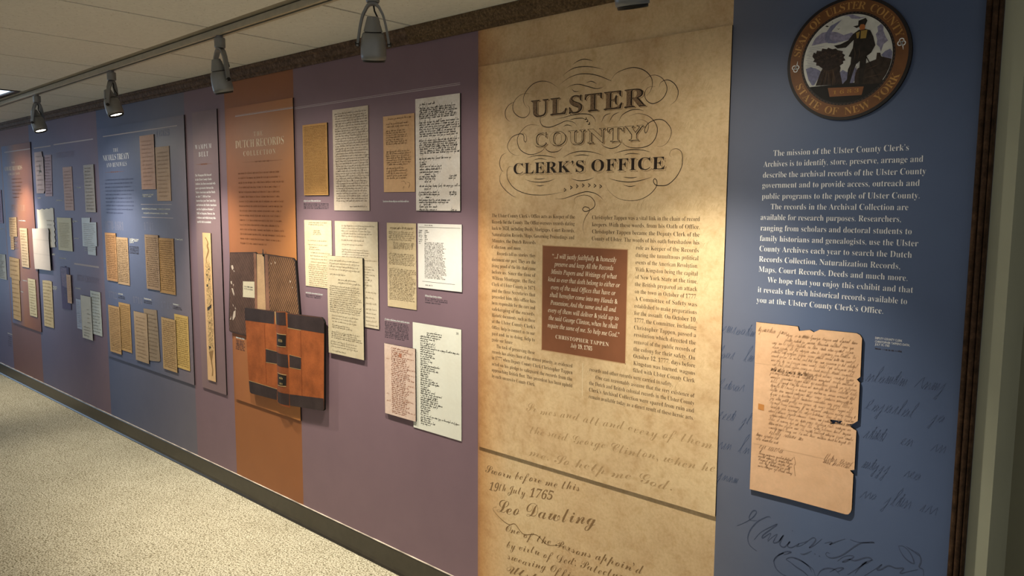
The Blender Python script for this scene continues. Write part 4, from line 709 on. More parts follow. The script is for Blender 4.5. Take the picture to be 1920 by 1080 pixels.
def body_text():
    p = SURF['clerk']; y = -.0063
    g = Geo()
    for t, x0, x1, z in D['CLERK_L']+D['CLERK_R']: letter(g, t, 'serif', x0, x1, z, .0126, y, -.0115)
    g.make('body_text', INK['body_ink'], p)
    q = D['QBOX']; x0 = (q[0][0]+q[3][0])/2; x1 = (q[1][0]+q[2][0])/2; z1 = (q[0][1]+q[1][1])/2; z0 = (q[2][1]+q[3][1])/2
    g = Geo(); g.rect(x0, x1, z0, z1, -.00615)
    qb = g.make('quotation_box', flat('quotation_brown', (.215, .085, .042), .5, vary=.06, scale=20), p)
    g = Geo()
    for a, b, c, d in ((x0, x1, z1-.0025, z1), (x0, x1, z0, z0+.0025), (x0, x0+.0025, z0, z1), (x1-.0025, x1, z0, z1)): g.rect(a, b, c, d, -.00625)
    g.make('box_border', flat('box_border_tan', (.50, .32, .17), .6), qb)
    g = Geo()
    for t, a, b, z in D['QUOTE']: letter(g, t, 'italic', a, b, z, .0145, -.0063, .004)
    (t, a, b, z), (t2, a2, b2, z2) = D['QSIGN']
    letter(g, t, 'serif', a, b, z, .0125, -.0063, -.008, 1.1); letter(g, t2, 'italic', a2, b2, z2, .013, -.0063, .004)
    g.make('quotation_text', INK['cream_print'], qb)
    g = Geo(); g.rect(-1.4445, -1.4425, .925, 1.035, -.00615); g.make('column_rule', flat('pale_column_rule', (.74, .62, .42), .6), p)
    # mission statement printed straight on the blue wall
    g = Geo()
    for t, a, b, z in D['MISSION']: letter(g, t, 'serif', a, b, z, .0148, -.0005, -.0118)
    g.make('mission_text', INK['white_print'], WALL)
    # headings of the panels
    for k, rows in D['HEADS'].items():
        g = Geo()
        for t, a, b, z, c in rows: letter(g, t, 'serif', a, b, z, c, YOF[k], -.014, 1.4 if t in ('THE', 'COLLECTION', 'AND RENEWALS', 'WAMPUM', 'BELT') else 1.0)
        g.make('heading', INK['cream_print' if k in ('dutch', 'court') else 'white_print'], SURF[k])
    g = Geo()
    for t, a, b, z, c in D['YEARS']: letter(g, t, 'serif', a, b, z, c, -.0063, -.012)
    g.make('year_numerals', INK['pale_print'], SURF['nicolls'])
    for t, a, b, z, c, s in D['CENTURY']:
        g = Geo(); letter(g, t, 'serif', a, b, z, c, YOF[s], -.008); g.make('century_heading', flat('faded_heading', (.36, .21, .15), .6) if s == 'court' else flat('faded_heading_blue', (.175, .14, .20), .6), SURF[s])
    g = Geo()
    for t, a, b, z in D['WAMPUM_TXT']: letter(g, t, 'serif', a, b, z, .0115, -.0063, -.004)
    g.make('body_text', INK['white_print'], SURF['wampum'])
    rng = random.Random(4)
    for s, x0, x1, z0, z1, n in D['PARAS']:
        g = Geo()
        for i in range(n): typed(g, x0, x1, z0+(z1-z0)*i/(n-1), .0072, YOF[s], rng, rng.uniform(.88, 1) if i < n-1 else .6)
        g.make('body_text', INK['brown_print' if s != 'nicolls' else 'navy_print'], SURF[s])
    for s, a, b, z in D['ORN']:
        g = Geo(); ribbon(g, [(a, z), ((a+b)/2, z), (b, z)], .0022, YOF[s], True, .3, 3)
        for k in (-.05, -.018, .018, .05):
            c = (a+b)/2+k*(b-a)*3; ribbon(g, [(c-.008, z+.005), (c, z-.003), (c+.008, z+.005)], .004, YOF[s], True, .4, 3)
        g.make('ornament', INK['brown_print'], SURF[s])
    for s in SURF:
        g = Geo()
        for k, a, b, z, w in D['RULES']:
            if k == s: g.rect(a, b, z-w/2, z+w/2, YOF[s])
        if g.v: g.make('rule_line', INK['rule_print'], SURF[s])
        gw, gd = Geo(), Geo()
        for k, wl, dl in D['CAPTIONS']:
            if k != s: continue
            near = wl[0][0] > -3.2
            for a, b, z in wl: typed(gw, a, b, z, .0058 if near else .0075, YOF[s], rng); gw.rect(a, b-.002, z+.0015, z+(.0035 if near else .0065), YOF[s])
            for a, b, z in dl: typed(gd, a, b, z, .0042 if near else .006, YOF[s], rng)
        if gw.v: gw.make('caption_title', INK['white_print'], SURF[s])
        if gd.v: gd.make('caption_text', INK['dark_print'], SURF[s])
    g = Geo()
    for t, a, b, z in D['OATHCAP']: letter(g, t, 'sans', a, b, z, .0052, -.0005)
    g.make('caption_title', INK['white_print'], WALL)
    a, b, z = D['OATHCAP2']; g = Geo(); typed(g, a, b, z, .0036, -.0005, rng); g.make('caption_text', INK['dark_print'], WALL)
    # enlarged handwriting: on the parchment panel, on the parchment wall print below it, and across the blue wall
    def big(rows, y, mat, par, off):
        for t, x0, z0, x1, z1, hh in rows:
            g = Geo(); letter(g, t, 'script', x0, x1, z0, hh*.62, y, off, 1.0, res=3, slope=(z1-z0)/(x1-x0), wob=.0022, shear=.35 if t.isdigit() else 0)
            g.make('enlarged_handwriting', mat, par)
    big(D['SCRIPT_PANEL'], -.0062, INK['ghost_tan'], SURF['clerk'], -.008)
    big(D['SCRIPT_WALL'], -.0004, INK['script_tan'], WALL, -.008)
    r2 = random.Random(11); g = Geo()
    x, z = D['SCRIPT_WALL'][4][1:3]
    ribbon(g, [(x, z+.02), (x-.02, z+.005), (x+.02, z-.02), (x+.06, z-.03), (x+.09, z-.02), (x+.13, z-.045), (x+.19, z-.03), (x+.24, z-.05), (x+.30, z-.035), (x+.34, z-.05)], .003, -.0004, True, .3)
    g.make('enlarged_handwriting', INK['script_tan'], WALL)
    g = Geo()
    for i in range(9): scrawl(g, -1.50+.02*(i % 3), -.985, 1.86-.11*i+r2.uniform(-.02, .02), .022, -.00605, r2, .0018, r2.uniform(.8, 1), .4)
    g.make('faded_handwriting', flat('faded_script', (.54, .385, .215), .6), SURF['clerk'])
    g = Geo()
    for a, b, z in D['GHOST']: scrawl(g, a, b, z, .021, -.0004, r2, .0017, 1, .6)
    g.make('faded_handwriting', INK['ghost_blue'], WALL)
    g = Geo()
    for s in D['SIGNATURE']: ribbon(g, s, .0030, -.0004, True, .35, 5)
    g.make('enlarged_signature', INK['sign_blue'], WALL)
body_text()

# ================================================================== DOCUMENTS
LEFT = 'records mounted at the far left of the wall'; TRE = 'documents mounted in pairs on the blue treaty panel'; MID = 'records mounted on the mauve wall'
META = {
 'd1': ('document', 'greyish mauve sheet cut off by the left frame edge, upper one', LEFT), 'd2': ('document', 'pale green sheet cut off by the left frame edge, lower one', LEFT),
 'c3': ('document', 'small tan stepped sheet near the top of the brown court panel', LEFT), 'c4': ('document', 'long cream strip right of the stepped sheet on the court panel', LEFT),
 'c5': ('document', 'tan two-part sheet, wide above and narrow below, on the court panel', LEFT), 'c6': ('document', 'cream yellow sheet at the lower right of the court panel', LEFT),
 'w7': ('document', 'dim torn grey sheet with dark stain just right of the court panel top', LEFT), 'w8': ('document', 'pale pink strip right of the torn stained sheet', LEFT),
 'w9': ('document', 'white sheet with scalloped torn edges behind a larger blank sheet', LEFT), 'w10': ('document', 'large blank white sheet standing out over the court panel edge', LEFT),
 'w11': ('document', 'long tan sheet low beside the court panel bottom corner', LEFT), 'w12': ('document', 'plain salmon coloured strip in the upper row', LEFT),
 'w13': ('document', 'grey brown folded sheet upper right before the blue treaty panel', LEFT), 'w14': ('document', 'cream printed form with ruled lines below the salmon strip', LEFT),
 'w15': ('document', 'white stepped printed certificate with a lower tab', LEFT), 'w16': ('booklet_cover', 'dark purple booklet cover half hidden by a tan slip', LEFT),
 'w17': ('document', 'narrow tan slip over the dark purple booklet', LEFT), 'w18': ('document', 'thin blue grey strip, leftmost of three overlapping papers', LEFT),
 'w19': ('document', 'cream sheet in the middle of three overlapping papers', LEFT), 'w20': ('document', 'pale sheet with dark stamps, rightmost of three overlapping papers', LEFT),
 'n1': ('document', 'brown sheet at the top of the blue panel, left of its pair', TRE), 'n2': ('document', 'lower hanging olive brown sheet at the blue panel top, right of its pair', TRE),
 'n3': ('document', 'orange tan folded sheet under 1670-1681, left of its pair', TRE), 'n4': ('document', 'lighter tan sheet under 1670-1681, right of its pair', TRE),
 'n5': ('document', 'grey brown stained sheet under 1741, left of its pair', TRE), 'n6': ('document', 'golden brown closely written sheet under 1741, right of its pair', TRE),
 'n7': ('document', 'tan written sheet under 1712, front left of its pair', TRE), 'n8': ('document', 'yellow tan sheet under 1712, back right of its pair', TRE),
 'n9': ('document', 'plain beige sheet under 1714, front left of its pair', TRE), 'n10': ('document', 'greyish ragged sheet under 1714, back right of its pair', TRE),
 'n11': ('document', 'tan written sheet under 1745, front left of its pair', TRE), 'n12': ('document', 'bright golden sheet under 1745, back right of its pair', TRE),
 'm1': ('document', 'golden brown closely written sheet next to the Dutch panel top', MID), 'm2': ('document', 'tall grey cream letter in the top row, full of lines', MID),
 'm3': ('document', 'cream receipt in the middle row beside the Dutch panel', MID), 'm4': ('document', 'wide cream page behind the tilting front letter', MID),
 'm5': ('document', 'thick cream letter standing in front of two other pages', MID), 'm6': ('document', 'tan letter with short paragraphs in the top row', MID),
 'm7': ('document', 'large grey white transcript in black script, top right', MID), 'm8': ('document', 'narrow tan letter left of the white typed sheet', MID),
 'm9': ('document', 'white typed transcript sheet with ruled header and footer', MID), 'm10': ('document', 'pinkish list in red brown ink, lower row', MID),
 'm11': ('document', 'large ivory numbered list in black script, lowest on the mauve wall', MID),
 'oath': ('oath_document', 'large tan oath with notched edges on the blue wall', None), 'belt': ('belt_board', 'narrow tan board picturing a woven wampum belt', None)}
def snap(p):
    if len(p) != 4: return p
    xl = (p[0][0]+p[3][0])/2; xr = (p[1][0]+p[2][0])/2; zt = (p[0][1]+p[1][1])/2; zb = (p[2][1]+p[3][1])/2
    if max(abs(p[0][0]-xl), abs(p[1][0]-xr)) > .016: return p
    return [(xl, zt), (xr, zt), (xr, zb), (xl, zb)]
def build_docs():
    for k, d in D['DOCS'].items():
        name, label, grp = META[k]
        y0, y1 = d['base']+.0006, d['base']+d['t']; pts = snap(d['poly'])
        st = d['style']
        mat = paper('paper_'+k, d['col'], .06 if st in ('m9', 'm11', 'type', 'sparse', 'blank') else .16)
        o = slab(name, pts, y0, y1, [mat, EDGE], hole=d.get('hole'))
        tag(o, label, {'booklet_cover': 'booklet', 'belt_board': 'picture'}.get(name, 'document'), grp)
        xs = [p[0] for p in pts]; zs = [p[1] for p in pts]; X0, X1, Z0, Z1 = min(xs), max(xs), min(zs), max(zs)
        w, h = X1-X0, Z1-Z0; y = -(y1+.0003); rng = random.Random(k)
        U = lambda u: X0+u*w
        V = lambda v: Z1-v*h
        def block(g, u0, u1, v0, v1, n, xh=None, wd=.0010, ragged=.12, typ='pen', dens=1.0, skip=0.0, drift=0.0):
            pitch = (v1-v0)*h/max(1, n-1); xh = xh or pitch*.34
            for i in range(n):
                if rng.random() < skip: continue
                z = V(v0)-pitch*i; fl = 1-rng.random()*ragged
                if typ == 'pen': scrawl(g, U(u0)+rng.uniform(0, .02)*w, U(u1), z-xh, xh, y, rng, wd, fl, .35, dens, drift)
                else: typed(g, U(u0), U(u1), z-xh, xh, y, rng, fl)
        ink = 'brown_ink'; g = Geo(); fade = {'far': .82, 'torn': .8, 'faint': .84, 'dense': .68, 'sparse': .68, 'blank': .6, 'type': .70, 'm1': .48, 'm2': .42, 'm3': .52, 'm4': .48, 'm5': .44, 'm6': .42, 'm8': .48, 'oath': .58}.get(st)
        if st == 'far': block(g, .1, .9, .06, .92, 13, .0075, .0022, .3); ink = 'faint_ink'
        elif st == 'torn':
            block(g, .15, .85, .1, .9, 8, .006, .002, .4); ink = 'faint_ink'
            s = Geo(); s.poly([(U(.52), V(.28)), (U(.62), V(.34)), (U(.6), V(.44)), (U(.72), V(.46)), (U(.74), V(.5)), (U(.5), V(.49)), (U(.44), V(.55)), (U(.42), V(.48)), (U(.53), V(.44))], y)
            s.make('stain', INK['grey_type'], o)
        elif st == 'faint': block(g, .12, .9, .1, .9, 12, .006, .0014, .3); ink = 'faint_ink'
        elif st == 'dense': block(g, .08, .95, .05, .93, 24, .0050, .0016, .1); ink = 'tan_ink' if k in ('n12', 'n3') else 'brown_ink'
        elif st == 'sparse':
            block(g, .15, .85, .72, .92, 4, .006, .002, .4); block(g, .55, .9, .3, .6, 4, .006, .002, .5)
        elif st == 'type':
            block(g, .12, .9, .16, .88, 15, .0055, typ='type', ragged=.35); ink = 'grey_type'
        elif st == 'card':
            s = Geo(); s.poly([(U(.04), V(.03)), (U(.72), V(.05)), (U(.78), V(.50)), (U(.12), V(.46))], y+.0001); s.make('cover_picture', flat('plum_cover_print', (.115, .055, .10), .5, vary=.4, scale=60), o)
            block(g, .3, .75, .52, .66, 3, .009, typ='type', ragged=.3); ink = 'pale_print'
        elif st == 'm1': block(g, .04, .97, .03, .97, 44, .0026, .0009, .06)
        elif st == 'm2': block(g, .06, 1.0, .04, .90, 36, .0045, .0011, .08); block(g, .45, .95, .955, .97, 1, .005, .001); ink = 'black_ink'
        elif st == 'm3':
            for a in ((.15, .85, .03, .06, 2), (.32, .62, .15, .2, 3), (.12, .95, .3, .36, 2), (.15, .6, .40, .43, 2), (.2, .95, .48, .62, 4), (.12, .95, .66, .97, 11)): block(g, *a, .0042, .0009, .25)
        elif st == 'm4':
            for a in ((.15, .97, .04, .14, 5), (.15, .7, .18, .22, 2), (.15, .97, .27, .36, 5), (.15, .95, .42, .62, 9), (.7, .97, .66, .82, 4), (.7, .97, .86, .97, 4)): block(g, *a, .0042, .0009, .3)
        elif st == 'm5':
            for a in ((.05, .97, .04, .13, 4), (.08, .6, .18, .18, 1), (.3, .95, .23, .26, 2), (.05, .97, .30, .56, 13), (.1, .97, .60, .66, 3), (.1, .7, .70, .72, 2), (.08, .95, .77, .83, 4), (.06, .97, .87, .92, 3), (.1, .5, .965, .965, 1)): block(g, *a, .0045, .0010, .2)
        elif st == 'm6':
            for a in ((.15, .9, .035, .035, 1), (.1, .9, .10, .135, 2), (.08, .78, .19, .36, 7), (.08, .92, .46, .63, 7), (.08, .8, .68, .81, 5)): block(g, *a, .0048, .0013, .2)
            for q in ([(.55, .87), (.66, .86), (.72, .90), (.7, .88)], [(.72, .87), (.84, .89), (.8, .95), (.86, .90)], [(.6, .96), (.66, .93), (.64, .98)]): ribbon(g, [(U(a), V(b)) for a, b in q], .0022, y, True, .3)
        elif st == 'm7':
            for a in ((.08, .45, .05, .05, 1), (.08, .95, .085, .17, 6), (.08, 1.0, .21, .33, 7), (.08, 1.0, .37, .48, 7), (.08, .85, .53, .53, 1), (.08, .25, .56, .58, 2), (.08, .6, .60, .65, 3), (.2, .36, .67, .67, 1), (.06, .5, .69, .71, 2), (.75, .92, .69, .71, 2), (.2, .36, .735, .735, 1), (.06, 1.0, .775, .775, 1), (.18, .34, .80, .80, 1), (.06, .55, .83, .85, 2), (.75, .92, .83, .85, 2), (.2, .36, .875, .875, 1), (.06, .8, .90, .92, 2), (.18, .34, .94, .94, 1), (.06, .5, .96, .985, 2), (.78, .92, .985, .985, 1)): block(g, *a, .0056, .0016, .12)
            ink = 'black_ink'
        elif st == 'm8':
            for a in ((.1, .97, .05, .06, 2), (.05, .97, .10, .19, 5), (.2, .97, .23, .29, 4), (.05, .98, .36, .48, 7), (.05, .98, .54, .90, 19)): block(g, *a, .0045, .0010, .15)
        elif st == 'm9':
            g.rect(U(.03), U(.97), V(.058), V(.053), y); g.rect(U(.1), U(.85), V(.90), V(.895), y)
            block(g, .16, .34, .02, .02, 1, .0035, typ='type', ragged=0); block(g, .17, .34, .945, .945, 1, .0035, typ='type', ragged=0)
            block(g, .02, .12, .10, .30, 8, .0035, typ='type', ragged=.4); block(g, .16, .27, .10, .26, 7, .0035, typ='type', ragged=.6)
            block(g, .16, .66, .285, .83, 27, .0034, typ='type', ragged=.18); ink = 'black_ink'
        elif st == 'm10':
            block(g, .22, .80, .04, .95, 34, .0046, .0012, .25); block(g, .75, .98, .08, .9, 12, .004, .0008, .3, skip=.3); block(g, .05, .2, .2, .9, 8, .004, .0007, .5, skip=.4); ink = 'red_ink'
            s = Geo(); c = (U(.53), V(.13)); s.poly([(c[0]+.008*math.cos(t*.7)*(1+.4*(t % 2)), c[1]+.008*math.sin(t*.7)*(1+.4*(t % 2))) for t in range(9)], y-.0001); s.make('ink_blot', INK['red_ink'], o)
        elif st == 'm11':
            for i in range(43):
                z = V(.075+.0205*i); L = rng.choice((.16, .2, .24, .3, .3, .36, .45, .8 if i in (7, 21, 28, 38) else .4))
                scrawl(g, U(.16 if i > 1 else .3), U(.16+L if i > 1 else .6), z-.004, .0046, y, rng, .0014, 1, .35)
            letter(g, '38', 'sans', U(.90), U(.945), V(.05), .009, y); ink = 'black_ink'
        elif st == 'oath':
            block(g, .02, .32, .035, .04, 1, .009, .0016, 0); block(g, .3, .97, .05, .08, 2, .0056, .0011, .1)
            block(g, .16, .97, .105, .60, 21, .0054, .0009, .05); block(g, .16, .6, .262, .262, 1, .0056, .0022, 0)
            block(g, .16, .5, .625, .625, 1, .0085, .0016, 0); block(g, .03, .27, .655, .68, 2, .0062, .0014, .1)
            block(g, .07, .33, .715, .715, 1, .0125, .0022, 0); block(g, .07, .42, .765, .84, 5, .0050, .0011, .05); block(g, .70, .95, .705, .722, 2, .010, .0013, .05)
            ribbon(g, [(U(.435), V(.745)), (U(.45), V(.78)), (U(.44), V(.80)), (U(.455), V(.855))], .002, y, False)
            s = Geo(); s.poly([(U(.055), V(.475)), (U(.115), V(.478)), (U(.115), V(.512)), (U(.055), V(.510))], y-.0001); s.make('wax_seal', flat('seal_orange', (.46, .20, .06), .5), o)
            s = Geo()
            for v0, v1, u1 in ((.236, .24, 1.0), (.715, .72, .98)): s.rect(U(.01), U(u1*.97), V(v1), V(v0), y+.0001)
            s.make('fold_crease', flat('crease_brown', (.56, .36, .22), .6), o)
        elif st == 'belt':
            q = D['BELT']; g.poly(q['body'], y)
            g.make('woven_belt', flat('woven_belt_beads', (.47, .32, .155), .7, vary=.55, scale=130), o)
            s = Geo(); ribbon(s, q['cord'], .016, y-.0001, True, .5); s.poly(q['tail'], y-.0001); s.make('belt_cord', INK['tan_ink'], o)
            s = Geo(); [s.poly(t, y-.0002) for t in q['dark']]; s.make('dark_bead_pattern', INK['black_ink'], o)
            r = random.Random(3); s = Geo(); zz = [t[1] for t in q['body']]; lo, hi = min(zz), max(zz)
            for i in range(60):
                z = lo+(hi-lo)*r.uniform(.05, .97); x = -3.9475+.012*((hi-z)/(hi-lo)-.5)+r.uniform(-.022, .022); c = r.uniform(.002, .005)
                s.poly([(x-c, z), (x, z-c*1.6), (x+c, z), (x, z+c*1.6)], y-.0002)
            s.make('bead_pattern', flat('bead_brown', (.27, .17, .085), .6), o); g = Geo()
        im = INK[ink] if fade is None else flat('ink_'+k, tuple(c*fade*t for c, t in zip(d['col'], (1, .94, .88))), .65, vary=.2, scale=120)
        if g.v: g.make('handwriting' if st not in ('type', 'm9', 'card') else 'printed_text', im, o)
        if st == 'w10' or k in ('w10', 'n3', 'n9', 'w13'):
            s = Geo()
            for v in ((.28, .62) if k == 'w10' else (.5,)): s.rect(U(.03), U(.96), V(v+.008), V(v), y+.0001)
            s.make('fold_crease', flat('crease_'+k, tuple(c*.72 for c in d['col']), .6), o)
build_docs()

# ================================================================== CUT-OUT BOOKS
def leather(name, col, vary=.3):
    m, nt, b = nodes_of(name)
    co = objco(nt); n1 = noise(nt, 11, 6, .65, co); n2 = noise(nt, 160, 3, .6, co)
    a = ramp(nt, n1.outputs[0], [(.28, tuple(c*(1-vary) for c in col)), (.72, tuple(min(1, c*(1+vary)) for c in col))])
    nt.links.new(mixc(nt, 'MULTIPLY', .6, a, ramp(nt, n2.outputs[0], [(.3, (.75, .75, .75)), (.6, (1, 1, 1))])), b.inputs['Base Color'])
    b.inputs['Roughness'].default_value = .55; b.inputs['Specular IOR Level'].default_value = .15
    return m
def inside(pt, poly):
    c = False; n = len(poly)
    for i in range(n):
        (x1, y1), (x2, y2) = poly[i], poly[(i+1) % n]
        if (y1 > pt[1]) != (y2 > pt[1]) and pt[0] < (x2-x1)*(pt[1]-y1)/(y2-y1)+x1: c = not c
    return c
def build_books():
    q = D['BOOK1']; o = slab('record_book', q['outline'], .0066, .014, [leather('worn_black_leather', (.042, .030, .028)), EDGE])
    tag(o, 'open dark record book with diagonal ribbed covers, behind the orange ledger', 'book', 'old books on the Dutch panel')
    y = -.0143
    lm = leather('dark_cover_leather', (.075, .042, .033)); rm = leather('brown_cover_leather', (.10, .052, .032))
    for nm, k, m in (('cover', 'left', lm), ('cover', 'right', rm), ('spine', 'spine', leather('cream_vellum_spine', (.50, .33, .19), .2)), ('hinge', 'hingel', leather('tan_hinge', (.23, .115, .075))), ('hinge', 'hinger', leather('tan_hinge', (.23, .115, .075)))):
        g = Geo(); g.poly(q[k], y); p = g.make(nm, m, o)
        if nm == 'cover':       # tooled diagonal ribs
            g = Geo(); xs = [t[0] for t in q[k]]; zs = [t[1] for t in q[k]]; x0, x1, z0, z1 = min(xs), max(xs), min(zs), max(zs)
            c = x0-(z1-z0)
            while c < x1+.3:
                seg = []; 
                for i in range(61):
                    t = z0+(z1-z0)*i/60; x = c+(t-z0)*.72
                    if inside((x, t), q[k]): seg.append((x, t))
                if len(seg) > 3: ribbon(g, [seg[0], seg[-1]], .0042 if k == 'right' else .0034, y-.0003, False, n=1)
                c += .0165
            g.make('tooled_ribs', leather('rib_'+k, (.30, .16, .075) if k == 'right' else (.16, .095, .072)), p)
    g = Geo(); g.poly(q['label'], y-.0004); lb = g.make('shelf_label', paper('label_paper', (.60, .55, .42), .06), o)
    r = random.Random(2); g = Geo(); x0 = q['label'][0][0]+.01; x1 = q['label'][1][0]-.01; z = q['label'][0][1]
    for i in range(2): typed(g, x0, x1, z-.028-.012*i, .006, y-.0006, r)
    g.make('label_text', INK['grey_type'], lb)
    g = Geo(); g.poly(q['mark'], y); g.make('ribbon_marker', INK['black_ink'], o)
    g = Geo(); [g.poly(t, y-.0005) for t in q['white']]; g.make('scuff_marks', flat('scuffed_white', (.50, .42, .36), .6), o)

    q = D['BOOK2']; y = -.0263
    o = slab('ledger_book', q['outline'], .0150, .026, [leather('tan_calf_leather', (.29, .082, .024), .35), EDGE])
    tag(o, 'open orange leather ledger with dark corner bands, in front', 'book', 'old books on the Dutch panel')
    dk = leather('dark_band_leather', (.038, .026, .026), .3)
    for nm, k in (('corner_band', 'tl'), ('corner_band', 'tr'), ('corner_band', 'bl'), ('corner_band', 'br'), ('cross_band', 'ml'), ('cross_band', 'mr')):
        g = Geo(); g.poly(q[k], y); g.make(nm, dk, o)
    # rounded spine standing proud of the boards
    s = q['spine']; (ax, az), (bx, bz), (cx, cz), (dx, dz) = s
    n = 10; v = []
    for (lx, lz), (rx, rz) in (((ax, az), (bx, bz)), ((dx, dz), (cx, cz))):
        for i in range(n+1):
            t = i/n; v.append((lx+(rx-lx)*t, -.026-.012*math.sin(math.pi*t), lz+(rz-lz)*t))
    f = [(i+n+1, i+n+2, i+1, i) for i in range(n)]
    sp = mesh('spine', v, f, leather('spine_calf_leather', (.21, .062, .024), .3), o, smooth=True)
    def onspine(nm, poly, mat, lift, par=sp):
        (x0, z0), (x1, z1), (x2, z2), (x3, z3) = poly; v = []
        for (lx, lz), (rx, rz) in (((x0, z0), (x1, z1)), ((x3, z3), (x2, z2))):
            for i in range(n+1):
                t = i/n; X = lx+(rx-lx)*t; Z = lz+(rz-lz)*t
                w = (az-Z)/(az-dz); a = ax+(dx-ax)*w; b = bx+(cx-bx)*w; u = min(1, max(0, (X-a)/(b-a)))
                v.append((X, -.026-.012*math.sin(math.pi*u)-lift, Z))
        return mesh(nm, v, [(i+n+1, i+n+2, i+1, i) for i in range(n)], mat, par, smooth=True)
    for k in ('stop', 'smid', 'sbot'): onspine('spine_band', q[k], dk, .0006)
    bl = flat('black_label_leather', (.015, .013, .012), .4); gd = flat('gilt_line', (.50, .36, .17), .4, .3)
    for k, rows in (('lab1', ['DEEDS']), ('lab2', ['', ''])):
        lb = onspine('spine_label', q[k], bl, .0009)
        (x0, z0), (x1, z1), (x2, z2), (x3, z3) = q[k]; g = Geo()
        for i, t in enumerate(rows):
            zc = z0+(z3-z0)*((i+.62)/len(rows))
            if t: letter(g, t, 'serif', x0+.021, x1-.017, zc, .013, -.0397, -.006, slope=(z1-z0)/(x1-x0))
            else: typed(g, x0+.024, x1-.02, zc-.004, .009, -.0397, random.Random(i+7))
        g.make('label_lettering', gd, lb)
    for i, t in enumerate(q['gold']):
        if i < 6 and i: onspine('gilt_line', t, gd, .0012)
    g = Geo(); [g.poly(t, y-.0003) for i, t in enumerate(q['gold']) if i >= 6]; g.make('gilt_line', gd, o)
    g = Geo(); [g.poly(t, y-.0002) for t in q['seams']]; g.make('cover_seam', leather('seam_leather', (.20, .05, .018)), o)
build_books()

